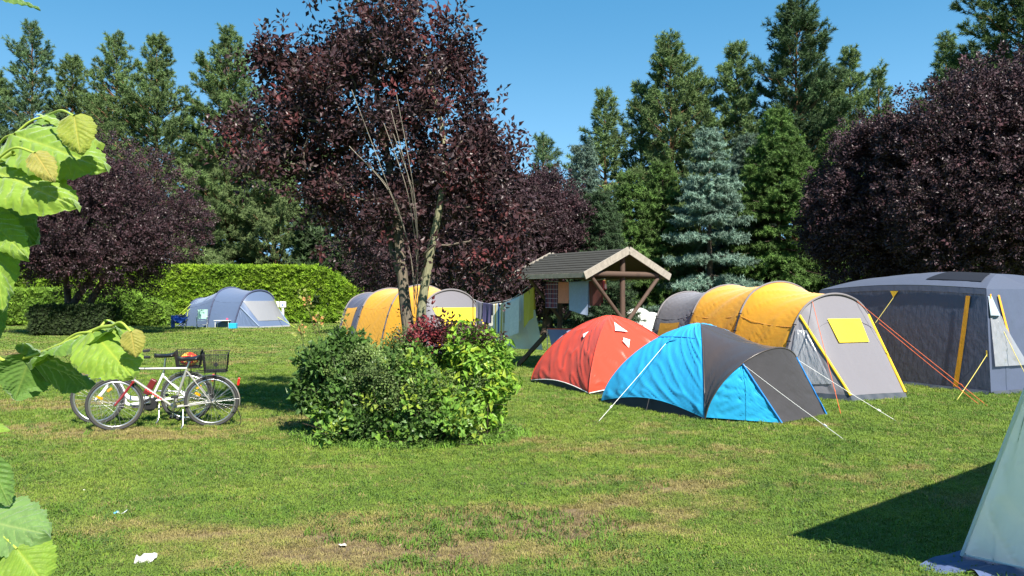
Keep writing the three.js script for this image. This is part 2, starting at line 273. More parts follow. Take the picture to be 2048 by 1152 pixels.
// conifers: kind 'pine' (rising limbs with tufts) or 'spruce' (tiers of hanging fans)
function conifer(kind, label, px, topY, d, halfPx, col, sd, o = {}) {
  reseed(sd);
  const Ht = heightOf(topY, d), R = halfPx / F * d * (kind === 'pine' ? 2.05 : 1.5), base = V((px - 1024) / F * d, 0, d), pine = kind === 'pine';
  const t = thing(pine ? 'pine_tree' : 'spruce_tree', label, 'tree', base, pine ? 'pines behind the camp site' : 'spruces behind the camp site');
  const lean = V(rr(-0.02, 0.02), 0, rr(-0.02, 0.02)), axis = y => base.clone().add(new THREE.Vector3(lean.x * y, y, lean.z * y));
  const c0 = o.bare ?? (pine ? 0.12 : 0.03), list = [[], []], bones = [];
  const tr = part('trunk', trunkGeo([axis(0), axis(Ht * 0.3), axis(Ht * 0.6), axis(Ht * 0.97)], 0.011 * Ht + 0.06, 0.02, 8, 1.4), pine ? pineBark : spruceBark, t);
  const dens = o.dens ?? 1, step = pine ? 0.5 : (o.tier ?? 0.4);
  for (let y = Ht * c0; y < Ht * 0.985; y += step * rr(0.6, 1.3) * (0.55 + 0.6 * (1 - y / Ht))) {
    const tt = (y - Ht * c0) / (Ht * (1 - c0)), prof = pine ? Math.pow(1 - tt, 0.72) * (0.75 + 0.25 * Math.min(1, tt * 5)) * (0.78 + 0.44 * noise2(y * 0.55, sd, 0, 3)) : Math.pow(1 - tt, 0.85);
    const nb = pine ? 5 : 8, a0 = rnd() * 6.283;
    for (let b = 0; b < nb; b++) {
      const az = a0 + b * 6.283 / nb + rr(-0.35, 0.35), L = Math.max(0.22, R * prof * rr(pine ? 0.38 : 0.75, pine ? 1.22 : 1.1));
      if (pine && rnd() < 0.1) continue;
      const root = axis(y), ca = Math.cos(az), sa = Math.sin(az), rise = pine ? rr(0.15, 0.5) + 0.5 * tt : 0.45 * tt - 0.12, sag = pine ? rr(-0.12, 0.1) : 0.34 * (1 - tt) + 0.08;
      const on = s => new THREE.Vector3(root.x + ca * L * s, root.y + L * (rise * s - sag * s * s * (pine ? 1 : 1.5) + (pine ? 0 : 0.28 * Math.pow(s, 4))), root.z + sa * L * s);
      bones.push([root, on(0.5), on(0.95), 0.012 + 0.014 * L]);
      const m = Math.max(3, Math.round(L * (pine ? 8.5 : 13 * (o.tier ? 1.6 : 1)) * dens));
      const tone = rr(0.75, 1.25);
      for (let k = 0; k < m; k++) {
        const s = pine ? 1 - 0.72 * Math.pow(rnd(), 1.25) : 1 - 0.85 * Math.pow(rnd(), 1.1), w = (pine ? 0.42 : 0.3) * L * (1.08 - s) * (pine ? 1 : 1) + 0.05, side = gauss() * 0.55 * w, p = on(s);
        p.x += -sa * side; p.z += ca * side; p.y += pine ? gauss() * 0.1 + 0.05 : -Math.abs(side) * 0.35 - rnd() * 0.12;
        const sd2 = side / (w + 0.01) * 0.7, q = tone * rr(0.78, 1.25);
        const dir = pine ? [ca * 0.6 - sa * sd2 + gauss() * 0.3, 0.75 + gauss() * 0.3, sa * 0.6 + ca * sd2 + gauss() * 0.3] : [ca * 0.9 - sa * sd2, (o.hang ? -0.35 : -0.05) + gauss() * 0.2, sa * 0.9 + ca * sd2];
        list[k & 1].push([p.x, p.y, p.z, ...dir, (pine ? rr(0.95, 1.6) : rr(0.85, 1.4)) * (o.size ?? 1), col[0] * q, col[1] * q, col[2] * q]);
      }
    }
  }
  const tip = axis(Ht * 0.96); for (let k = 0; k < 6; k++) list[0].push([tip.x, tip.y - 0.08 * k, tip.z, gauss() * 0.25, 1, gauss() * 0.25, 0.9, ...col]);
  part('limbs', plainMerge(bones.map(([a, b, c, r]) => plainMerge([cyl(a, b, r, r * 0.7, 4), cyl(b, c, r * 0.7, r * 0.25, 3)]))), pine ? pineBark : spruceBark, tr);
  list.forEach((l, i) => scatter('crown', (pine ? pineTuft : spruceTuft)[i], needleMat, t, l));
}
const PG = [0.12, 0.185, 0.06], PB = [0.1, 0.165, 0.07], SG = [0.08, 0.15, 0.03], SB = [0.17, 0.26, 0.2], SD = [0.04, 0.075, 0.03];
// pines along the back, west side
conifer('pine', 'pine at the far left edge, half hidden by the hazel leaves', -6, 150, 58, 62, PG, 201);
conifer('pine', 'lone open-crowned pine standing tall near the far left', 66, 42, 57, 52, PB, 202, { dens: 0.8, bare: 0.2 });
conifer('pine', 'slim short-topped pine just right of the lone leftmost tall pine', 142, 112, 60, 48, PG, 203);
conifer('pine', 'slender pine with spired top, left of the twin broad pines', 232, 72, 57, 55, PG, 204, { dens: 0.85 });
conifer('pine', 'broad pine of the left pair above the plum tree', 314, 64, 56, 66, PG, 205);
conifer('pine', 'low pine filling the gap behind the round plum crown', 186, 190, 61, 60, PG, 206);
conifer('pine', 'widest full-crowned pine left of the big plum tree', 462, 54, 57, 74, PG, 207, { bare: 0.1, dens: 1.15 });
conifer('pine', 'low bushy pine over the clipped hedge, by the plum tree', 548, 262, 56, 78, [0.15, 0.21, 0.075], 208, { bare: 0.04, dens: 1.5 });
conifer('pine', 'short pine between the broad left pines', 396, 262, 58, 62, PG, 209, { bare: 0.06 });
conifer('pine', 'short pine behind the left side of the big plum tree', 640, 300, 59, 60, PG, 210, { bare: 0.06 });
conifer('pine', 'low pine behind the hedge above the blue tunnel tent', 430, 318, 56, 66, [0.15, 0.21, 0.075], 211, { bare: 0.04, dens: 1.5 });
// east side
conifer('pine', 'small conifer tip peeping out right of the front plum crown', 1094, 272, 46, 36, PB, 220);
conifer('spruce', 'small blue spruce left of the shelter ridge, behind plums', 1165, 286, 39, 55, [0.11, 0.17, 0.13], 221);
conifer('pine', 'first tall pine right of the sky gap, above the shelter', 1214, 184, 46, 46, PG, 222);
conifer('pine', 'second pine above the shelter, slightly taller than its left neighbour', 1282, 166, 48, 48, PG, 223);
conifer('pine', 'tall twin-topped pine left of the blue spruce tip', 1348, 72, 46, 62, PG, 224, { dens: 1.1 });
conifer('pine', 'pine shoulder close behind the twin-topped pine', 1402, 150, 47, 55, PG, 225);
conifer('pine', 'bushy-headed pine directly behind the blue spruce', 1472, 94, 46, 58, PG, 226, { dens: 1.05 });
conifer('pine', 'tallest dark spire of all the conifers, right of centre', 1591, 4, 44, 88, [0.055, 0.1, 0.035], 227, { dens: 1.25, bare: 0.1 });
conifer('pine', 'lower pine leaning out from the right of the tallest spire', 1645, 150, 47, 60, PG, 228);
conifer('pine', 'thin two-tiered pine standing right of the tallest spire', 1702, 100, 49, 46, PG, 229, { dens: 0.85 });
conifer('pine', 'thin pine next to the gap before the right plum trees', 1757, 138, 50, 42, PG, 230, { dens: 0.85 });
conifer('pine', 'pine mostly hidden behind the smaller right plum tree', 1805, 262, 47, 55, PG, 231);
conifer('pine', 'pine tip above the right plum crown, left of the corner pine', 1878, 78, 47, 44, PG, 232);
conifer('pine', 'dense pine between the plum crown and the corner pine', 1940, 96, 43, 60, [0.055, 0.1, 0.035], 233);
conifer('pine', 'big pine cut by the top right corner of the photo', 2052, -90, 36, 112, [0.07, 0.12, 0.035], 234, { dens: 1.2 });
conifer('spruce', 'silvery blue spruce with layered branches behind the grey orange tent', 1420, 256, 36.5, 88, SB, 240, { dens: 1.1, tier: 0.8 });
conifer('spruce', 'drooping green spruce to the right of the blue spruce', 1560, 212, 38, 105, SG, 241, { hang: true, dens: 1.1, tier: 0.62 });
conifer('spruce', 'dark green spruce left of the blue spruce, behind the shelter roof', 1322, 322, 39, 66, SG, 242, { tier: 0.6 });
conifer('spruce', 'narrow green spruce above the shelter ridge', 1262, 340, 38.5, 55, SG, 243, { tier: 0.6 });
conifer('spruce', 'short spruce behind the hanging towels', 1196, 380, 34, 62, SD, 244);
conifer('spruce', 'green spruce wedged between drooping spruce and right plums', 1668, 250, 40, 78, SG, 245, { hang: true, tier: 0.6 });
conifer('spruce', 'bluish spruce top between the blue spruce and the drooping spruce', 1492, 262, 41, 66, [0.09, 0.14, 0.1], 246);

farPlum('round purple plum tree over the clipped shrub at left', 205, 36, 252, 200, 602, 138, 301, 9500, true);
farPlum('wide purple plum behind the left orange tent', 900, 34, 300, 215, 648, 850, 302, 11000, false);
farPlum('small purple plum behind the shelter roof end', 1098, 35, 318, 106, 640, 1095, 303, 5500, false);
farPlum('smaller purple plum behind the dark grey tent left end', 1748, 28, 216, 128, 612, 1750, 304, 8500, false);
farPlum('huge purple plum filling the right edge behind the grey tent', 1990, 25, 88, 226, 620, 1960, 305, 16000, false);

// ---------------------------------------------------------------- hedges
const hedgeSpray = [1, 2].map(s => needleGeo(140 + s, 16, 0.16, 0.06, 0.2, 0.5, 1.3)), hedgeMat = leafMat({ through: 0.25, coat: 0.1 });
function hedge(name, label, x0, x1, d0, d1, h, col, n, size, round) {
  const t = thing(name, label, 'hedge', V((x0 + x1) / 2, 0, d0)); const W = x1 - x0, D = d1 - d0;
  const top = x => h * (1 - (round ? 0.45 * smooth(x1 - 2.6, x1 + 0.4, x) : 0)) * (1 + 0.006 * (noise2(x * 1.3, 2, 0, 5) - 0.5)), list = [[], []];
  const bulge = (x, y) => (noise2(x * 0.8, y * 1.1, 0, 9) - 0.5) * 0.3 * Math.min(1, h / 2);
  part('branches', grid((u, v) => { const x = x0 + 0.25 + u * (W - 0.5), H = top(x) - 0.2; return v < 0.45 ? V(x, H * v / 0.45, d0 + 0.22 + bulge(x, H * v / .45)) : v < 0.55 ? V(x, H, d0 + 0.22 + (v - 0.45) * 10 * (D - 0.44)) : V(x, H * (1 - v) / 0.45, d1 - 0.2); }, Math.ceil(W * 2), 20), std(0.012, 0.018, 0.006, 1, 0, { side: THREE.DoubleSide }), t);
  for (let i = 0; i < n; i++) {
    const x = x0 + rnd() * W, H = top(x), f = rnd(), side = f < 0.8, end = f > 0.96;
    let y, d, dx = gauss() * 0.3, dy, dd;
    if (end) { y = rnd() * H; d = d0 + rnd() * D; }
    if (side) { y = Math.pow(rnd(), 0.9) * H; d = d0 + 0.12 + bulge(x, y) + rnd() * 0.22; dy = 0.8; dd = -0.7; } else { y = H - rnd() * 0.18; d = d0 + rnd() * D; dy = 1.2; dd = gauss() * 0.3; }
    const X = end ? (rnd() < 0.5 ? x0 : x1) : x, q = rr(0.65, 1.3), g = noise2(X * 0.9, y * 0.9, 0, 33), c = mixc(col, [col[0] * 1.35, col[1] * 1.15, col[2]], g);
    if (end) { dy = 0.8; dd = -0.2; dx = X === x0 ? -0.8 : 0.8; y = rnd() * top(X); }
    const v = V(X, y, d); list[i & 1].push([v.x, v.y, v.z, dx, dy + gauss() * 0.3, -dd + gauss() * 0.3, size * rr(0.8, 1.3), c[0] * q, c[1] * q, c[2] * q]);
  }
  list.forEach((l, i) => scatter('foliage', hedgeSpray[i], hedgeMat, t, l));
}
reseed(400);
hedge('clipped_hedge', 'long tall clipped green hedge behind the far blue tent', -36, -9.8, 50, 52, 3.4, [0.17, 0.31, 0.015], 26000, 1.35, true);
hedge('clipped_shrub', 'low boxy dark shrub clipped square under the left plum tree', -20.9, -17.7, 34.2, 35.8, 1.2, [0.03, 0.06, 0.015], 3500, 0.8, false);
hedge('laurel_hedge', 'looser lower hedge at the left edge behind the plum trunk', -36, -20.4, 45.5, 47, 1.9, [0.13, 0.25, 0.025], 15000, 1.2, true);
// dark thicket closing the view below the trees
{
  reseed(450);
  const g = [[], []];
  for (let i = 0; i < 16000; i++) { const x = rr(-14, 40), h = 4.2 + 2.4 * noise2(x * 0.35, 3, 0, 8), y = h * Math.pow(rnd(), 0.8), d = 50 + rr(0, 3) - (x > 8 ? (x - 8) * 0.2 : 0) + noise2(x * 0.8, y * 0.8, 0, 4) * 1.5, q = rr(0.6, 1.3), v = V(x, y, d); g[i & 1].push([v.x, v.y, v.z, gauss() * 0.5, 0.8, 0.7 + gauss() * 0.4, rr(1.8, 3), 0.04 * q, 0.075 * q, 0.022 * q]); }
  g.forEach((l, i) => tag(scatter('undergrowth', hedgeSpray[i], hedgeMat, null, l), ['dark leafy thicket filling the gaps between the conifers', 'dense green understorey at the back edge of the site'][i], 'undergrowth'));
}

// ---------------------------------------------------------------- tents
const peg = (p, dir = new THREE.Vector3(0.3, 1, 0)) => cyl(p.clone().addScaledVector(YUP, -0.05), p.clone().addScaledVector(dir.clone().normalize(), 0.07), 0.006, 0.006, 5);
function rope(parent, a, b, mat, r = 0.004, sag = 0.01) {
  const m = lerp(a, b, 0.5); m.y -= sag; const o = part('guy_rope', tube([a, m, b], r, 5, 8), mat, parent);
  part('peg', peg(b, a.clone().sub(b).setY(0.4).negate().setY(0.6)), pegMat, o);
  const k = lerp(a, b, 0.82); part('runner', beam(k.clone().addScaledVector(b.clone().sub(a).normalize(), -0.025), k.clone().addScaledVector(b.clone().sub(a).normalize(), 0.025), 0.012, 0.022, YUP, 0.003), mat, o);
}
const hoopShape = new THREE.CatmullRomCurve3([[-1, 0], [-0.93, 0.22], [-0.84, 0.47], [-0.72, 0.7], [-0.55, 0.87], [-0.3, 0.965], [0, 1], [0.3, 0.965], [0.55, 0.87], [0.72, 0.7], [0.84, 0.47], [0.93, 0.22], [1, 0]].map(p => new THREE.Vector3(p[0], p[1], 0)));
// hoop: s 0..1 from one foot to the other
const hoop = (c, side, hw, H, lean = new THREE.Vector3(), px = 1.08, py = 0.74) => s => {
  const q = hoopShape.getPoint(clamp(s)), x = q.x * hw, y = q.y * H;
  return c.clone().addScaledVector(side, x).addScaledVector(YUP, y).addScaledVector(lean, y);
};
const loft = (h0, h1, sag = 0.05, s0 = 0, s1 = 1) => (u, v) => { // u round the hoop, v from h0 to h1
  const s = s0 + (s1 - s0) * u, p = lerp(h0(s), h1(s), v), k = sag * 4 * v * (1 - v) * Math.sin(Math.PI * s);
  p.y -= k; return p;
};
const clearPlastic = new THREE.MeshPhysicalMaterial({ color: rgb(0.42, 0.43, 0.46), roughness: 0.2, transmission: 0.5, thickness: 0, ior: 1.5, side: THREE.DoubleSide, bumpMap: crinkle, bumpScale: 0.012 });
const steel = std(0.18, 0.18, 0.19, 0.5, 0.3);

// tunnel tent: hoops from the front backwards, a sloping front wall, windows and a sloping rear
function tunnelTent(o) {
  const { front, axis, hoops, nose, noseTop = 0.5, noseFoot = 0.63, mats } = o, side = new THREE.Vector3(-axis.z, 0, axis.x); // side points to the tent's left seen from behind
  const sd = o.flip ? side.clone() : side.clone().negate();
  const t = thing('tunnel_tent', o.label, 'tent', front, 'family tents on the lawn');
  const H = hoops.map(([s, hw, h, lean]) => hoop(front.clone().addScaledVector(axis, s), sd, hw, h, axis.clone().multiplyScalar(lean ?? 0)));
  H.forEach((h, i) => {
    const pts = Array.from({ length: 25 }, (_, k) => h(k / 24)); pts.forEach(p => { p.y += 0.012; });
    const sl = part('pole_sleeve', tube(pts, o.sleeve ?? 0.02, 6, 60), o.sleeveMat, t);
    for (const e of [0, 1]) {   // bare pole standing off the cloth low down, held by clips
      const low = k => { const s = e ? 1 - k : k, p = h(s); return p.addScaledVector(sd, (e ? 1 : -1) * 0.035).addScaledVector(axis, -0.05); };
      part('pole', tube(Array.from({ length: 9 }, (_, k) => low(0.005 + 0.03 * k)), 0.009, 5, 20), blackMat, sl);
      for (const k of [0.05, 0.12, 0.19, 0.25]) part('clip', beam(low(k).addScaledVector(axis, -0.03), low(k).addScaledVector(axis, 0.06), 0.02, 0.02, YUP, 0.003), blackMat, sl);
    }
  });
  for (let i = 0; i < H.length - 1; i++) {
    const L = hoops[i + 1][0] - hoops[i][0], g = wrinkle(grid(loft(H[i], H[i + 1], o.sag ?? 0.09), 110, 24, 5, L), 110, 24, o.crease ?? 0.024, 8, 1.8, i + (o.seed ?? 0), 0.05, 0.35);
    const pn = part('roof_panel', g, mats[i], t);
    for (const k of [0.24, 0.76]) part('seam', tube(Array.from({ length: 12 }, (_, q) => loft(H[i], H[i + 1], o.sag ?? 0.09)(k, q / 11).addScaledVector(YUP, 0.008).addScaledVector(sd, (k < 0.5 ? -1 : 1) * 0.006)), 0.005, 4, 20), mats[i], pn);
    if (o.bandAt === i) part('seam_band', grid((u, v) => loft(H[i], H[i + 1], (o.sag ?? 0.09) - 0.006)(0.28 + 0.44 * u, v).addScaledVector(YUP, 0.006), 24, 6, 3, L), o.bandMat, pn);
  }
  // rear: from the last hoop down to a shorter foot line
  const last = H[H.length - 1], sLast = hoops[hoops.length - 1][0], end = front.clone().addScaledVector(axis, sLast + (o.tail ?? 0.7));
  const rearFoot = s => end.clone().addScaledVector(sd, (s - 0.5) * 2 * (o.tailW ?? 0.9)).addScaledVector(YUP, 0.03);
  const rear = part('rear_wall', wrinkle(grid((u, v) => { const p = lerp(last(u), rearFoot(u), v); p.addScaledVector(axis, 0.12 * Math.sin(Math.PI * v) * Math.sin(Math.PI * u)); return p; }, 30, 14, 3, 2), 30, 14, 0.02, 6, 2, 30), mats[mats.length - 1], t);
  for (const [i, s0, s1, v0, v1, m] of o.patches ?? []) part('window_flap', grid((u, v) => { const f = i < 0 ? (a, b) => lerp(last(a), rearFoot(a), b) : loft(H[i], H[i + 1], (o.sag ?? 0.09)), p = f(s0 + (s1 - s0) * u, v0 + (v1 - v0) * v), c = front.clone().addScaledVector(axis, sLast / 2).setY(0.6), n = p.clone().sub(c).projectOnVector(sd).normalize(); return p.addScaledVector(n, 0.035).addScaledVector(YUP, 0.02); }, 10, 8, 1, 1), m, t);
  // front: centre wall leaning out to its foot, a triangle at each side
  const f0 = H[0], nf = front.clone().addScaledVector(axis, -nose), a = 0.5 - noseTop / 2, b = 0.5 + noseTop / 2;
  const foot = s => nf.clone().addScaledVector(sd, (s - 0.5) * 2 * noseFoot).addScaledVector(YUP, 0.1);
  const wallFn = (u, v) => { const p = lerp(f0(a + (b - a) * u), foot(u), v); p.addScaledVector(axis, 0.03 * Math.sin(Math.PI * u)); return p; };
  const fw = part('front_wall', wrinkle(grid(wallFn, 28, 28, 1.2, 2), 28, 28, 0.014, 6, 2.2, 41), o.frontMat, t);
  const wn = o.win ?? [0.26, 0.7, 0.28, 0.52];
  const out = axis.clone().negate().multiplyScalar(0.02).addScaledVector(YUP, 0.006);
  const y0 = wallFn(0.5, wn[2]).y, y1 = wallFn(0.5, wn[3]).y, level = (u, y) => { const yt = f0(a + (b - a) * u).y; return wallFn(u, (yt - y) / (yt - 0.1)); };
  part('window_flap', wrinkle(grid((u, v) => level(wn[0] + (wn[1] - wn[0]) * u, y0 + (y1 - y0) * v).add(out), 10, 10, 0.6, 0.6), 10, 10, 0.006, 3, 3, 44), o.winMat, fw);
  part('seam_line', grid((u, v) => wallFn(u, wn[2] - 0.012 + v * 0.01).add(out.clone().multiplyScalar(0.4)), 20, 1), o.seamMat ?? o.frontMat, fw);
  for (const e of [0, 1]) { const pts = Array.from({ length: 14 }, (_, k) => wallFn(e, k / 13).addScaledVector(axis, -0.012)); part('edge_trim', tube(pts, o.trim ?? 0.026, 6, 30), o.trimMat, fw); }
  for (const e of [0, 1]) {
    const side0 = s => e ? b + (1 - b) * s : a * (1 - s), ft = f0(e), edge = foot(e);
    const fn = (u, v) => { const top = wallFn(e, v), q = f0(side0(v)); if (v > 0.98) return lerp(edge, ft.clone().setY(0.1), u); return lerp(top, q, u); };
    const tri = (u, v) => { const A = wallFn(e, v), k = side0(v), B = f0(k); B.y = Math.max(B.y, 0.1); return lerp(A, B, u).addScaledVector(sd, (e ? 1 : -1) * -0.03 * Math.sin(Math.PI * u)); };
    const sp = part('side_panel', wrinkle(grid(tri, 24, 30, 1.2, 2), 24, 30, 0.018, 5, 3, 50 + e), o.sideMat ?? o.frontMat, t);
    if (o.clear) part('window', wrinkle(grid((u, v) => tri(0.16 + 0.68 * u, 0.2 + 0.66 * v).addScaledVector(sd, (e ? 1 : -1) * 0.022).addScaledVector(axis, -0.02), 22, 22, 1, 1), 22, 22, 0.02, 7, 4, 57 + e, 0.03, 0.5), clearPlastic, sp);
  }
  part('mud_flap', plainMerge([[foot(0), foot(1)], [foot(0), f0(0).setY(0.1)], [foot(1), f0(1).setY(0.1)]].map(([p, q]) => grid((u, v) => lerp(p, q, u).setY(0.1 * (1 - v) + 0.002).addScaledVector(axis, -0.05 * v + 0.01 * Math.sin(u * 30)), 16, 2))), o.flapMat, t);
  return { t, H, wallFn, sd, foot };
}
const orange = fabric(0.86, 0.4, 0.004, { through: 0.34, coat: 0.2 }), greyFab = fabric(0.175, 0.168, 0.19, { through: 0.2, coat: 0.2 }), greyDark = fabric(0.2, 0.195, 0.22), yellow = fabric(0.88, 0.66, 0.02, { through: 0.25 }), yTrim = fabric(0.85, 0.5, 0.01, { through: 0.05 }), navyFab = fabric(0.06, 0.07, 0.13), flapDark = std(0.035, 0.045, 0.06, 0.6, 0, { side: THREE.DoubleSide }), sleeveGrey = fabric(0.17, 0.155, 0.16, { through: 0, coat: 0.1 });
{
  const axis = new THREE.Vector3(-0.36, 0, -0.933).normalize();
  const T = tunnelTent({ label: 'orange and light grey tunnel tent behind the blue dome tent', front: V(5.78, 0, 14.3), axis, flip: true,
    hoops: [[0, 1.22, 1.78, -0.06], [1.35, 1.32, 2.02], [2.95, 1.32, 1.98], [4.35, 1.25, 1.84, 0.08]], nose: 1.08, noseTop: 0.42, noseFoot: 0.6,
    mats: [orange, orange, greyFab, greyFab], frontMat: greyFab, sideMat: greyDark, winMat: yellow, trimMat: yTrim, sleeveMat: sleeveGrey, flapMat: flapDark, clear: true, seed: 3, win: [0.28, 0.72, 0.26, 0.5], patches: [[2, 0.1, 0.22, 0.25, 0.8, orange], [2, 0.78, 0.9, 0.25, 0.8, orange]] });
  const a = T.H[0](0.62), b = T.H[0](0.9), c = T.H[0](0.1), dn = T.H[0](0.38);
  const rights = [a, b, c, dn].sort((p, q) => q.x - p.x);
  rope(T.t, rights[1], ground(1975, 812), ropeRed, 0.005); rope(T.t, rights[0].setY(1.25), ground(1972, 811).add(V(-0.05, 0, 0.1)), ropeRed, 0.005);
  rope(T.t, rights[2], ground(1682, 830), ropeRed, 0.005);
}
{
  const front = V(-1.95, 0, 24.6), back = V(-4.95, 0, 28.0), axis = back.clone().sub(front).normalize();
  const T = tunnelTent({ label: 'orange and navy tunnel tent behind the hedge island and plum trunks', front, axis, flip: true,
    hoops: [[0, 1.45, 1.94, -0.05], [1.5, 1.6, 2.1], [3.3, 1.55, 2.0], [4.6, 1.4, 1.85, 0.05]], nose: 1.1, noseTop: 0.62, noseFoot: 1.0,
    mats: [orange, orange, navyFab, navyFab], frontMat: greyFab, sideMat: greyDark, winMat: yellow, trimMat: yTrim, sleeveMat: sleeveGrey, flapMat: flapDark, sleeve: 0.03, trim: 0.04, seed: 6, win: [0.2, 0.82, 0.3, 0.66], patches: [[2, 0.08, 0.26, 0.3, 0.85, orange]] });
  rope(T.t, T.H[3](0.25), ground(690, 668).add(V(-0.2, 0, 0.6)), ropeWhite, 0.008);
}
{
  const blueA = fabric(0.095, 0.145, 0.26), blueB = fabric(0.2, 0.27, 0.4), blueD = fabric(0.05, 0.07, 0.16);
  const front = V(-14.3, 0, 44.2), axis = new THREE.Vector3(-0.87, 0, -0.42).normalize();
  const T = tunnelTent({ label: 'steel blue tunnel tent in front of the tall hedge', front, axis, flip: true,
    hoops: [[0, 1.75, 2.06, -0.1], [1.9, 1.8, 2.22], [4.0, 1.4, 1.6, 0.1]], nose: 1.3, noseTop: 0.6, noseFoot: 1.2, mats: [blueA, blueA, blueA], bandAt: 1, bandMat: blueB, frontMat: blueA, sideMat: blueA, winMat: clearPlastic, win: [0.1, 0.9, 0.3, 0.85], trimMat: blueB, sleeveMat: blueD, sleeve: 0.05, trim: 0.04, flapMat: fabric(0.3, 0.31, 0.32), seed: 12, tail: 1.3, tailW: 1.0, crease: 0.012 });
  rope(T.t, T.H[0](0.7), ground(578, 652), ropeLime, 0.014); rope(T.t, T.H[1](0.75), ground(592, 656), ropeLime, 0.014);
  rope(T.t, T.H[2](0.3), ground(322, 660), ropeLime, 0.014); rope(T.t, T.H[2](0.5), ground(332, 656), ropeLime, 0.014); rope(T.t, T.H[2](0.2), ground(368, 660), ropeLime, 0.014);
}

// dome tents ---------------------------------------------------
const pole = (c, top, H, k = 1.3) => v => { const a = v * Math.PI / 2, r = Math.pow(Math.cos(a), k), p = top.clone().setY(0).lerp(c.clone().setY(0), r); p.y = 0.04 + Math.pow(Math.sin(a), k) * H; return p; };
const domePanel = (p0, p1, sag, lift = 0.1) => (u, v) => { const p = lerp(p0(v), p1(v), u), s = Math.sin(Math.PI * u); p.y += lift * s * (1 - v) * (1 - v); const c = p0(1).clone().setY(p.y), k = sag * s * Math.sin(Math.PI * Math.min(1, v * 1.05)); return p.lerp(c, k); };
{ // red dome
  const A = ground(1063, 764), B = ground(1178, 791), e = B.clone().sub(A), L = 2.3, pr = new THREE.Vector3(-e.z, 0, e.x).normalize(); if (pr.x < 0) pr.negate();
  const C = B.clone().addScaledVector(pr, L), D = A.clone().addScaledVector(pr, L), top = lerp(A, C, 0.5), Hh = 1.32;
  const t = thing('dome_tent', 'small red dome tent between clothes shelter and blue dome', 'tent', top.clone(), 'dome tents on the lawn');
  const red = fabric(0.62, 0.045, 0.014, { through: 0.2, coat: 0.35, coatRough: 0.34 }), white = fabric(0.8, 0.79, 0.76, { through: 0.05 }), dark = std(0.02, 0.022, 0.03, 0.7, 0, { side: THREE.DoubleSide });
  const cs = [A, B, C, D], ps = cs.map(c => pole(c, top, Hh, 1.3));
  const fns = cs.map((c, i) => domePanel(ps[i], ps[(i + 1) % 4], 0.1, 0.1));
  fns.forEach((f, i) => {
    const pn = part('flysheet_panel', wrinkle(grid(f, 84, 60, 2.2, 2), 84, 60, 0.02, 5, 5, 60 + i, 0.06, 0.9), red, t);
    part('inner_skirt', grid((u, v) => { const p = f(u, 0.0); return lerp(p.clone().setY(0.003), p, v).lerp(top.clone().setY(0.05), 0.02); }, 20, 2), dark, t);
    part('hem', tube(Array.from({ length: 16 }, (_, k) => f(k / 15, 0)), 0.009, 5, 30), white, pn);
  });
  part('pole_sleeve', tube([...Array.from({ length: 15 }, (_, k) => ps[0](k / 15)), ...Array.from({ length: 16 }, (_, k) => ps[2](1 - k / 15))].map(p => p.addScaledVector(YUP, 0.006)), 0.011, 6, 60), red, t);
  part('pole_sleeve', tube([...Array.from({ length: 15 }, (_, k) => ps[1](k / 15)), ...Array.from({ length: 16 }, (_, k) => ps[3](1 - k / 15))].map(p => p.addScaledVector(YUP, 0.006)), 0.011, 6, 60), red, t);
  const flap = (i, tri, lift) => { const o = cs[i].clone().add(cs[(i + 1) % 4]).multiplyScalar(0.5).sub(top).setY(0).normalize(), f = (u, v) => fns[i](u, v).addScaledVector(o, lift).addScaledVector(YUP, lift); const [a, b, c] = tri; part('vent_flap', grid((u, v) => { const w = v * u, q = v - w, r = 1 - v; return f(a[0] * r + b[0] * q + c[0] * w, a[1] * r + b[1] * q + c[1] * w).addScaledVector(o, 0.03 * v); }, 8, 8, 0.3, 0.3), white, t); };
  flap(1, [[0.3, 0.75], [0.26, 0.62], [0.52, 0.6]], 0.02); flap(1, [[0.40, 0.53], [0.38, 0.5], [0.5, 0.5]], 0.02); flap(0, [[0.6, 0.6], [0.52, 0.56], [0.62, 0.52]], 0.02);
  flap(1, [[0.44, 0.42], [0.36, 0.5], [0.48, 0.5]], 0.02);
}
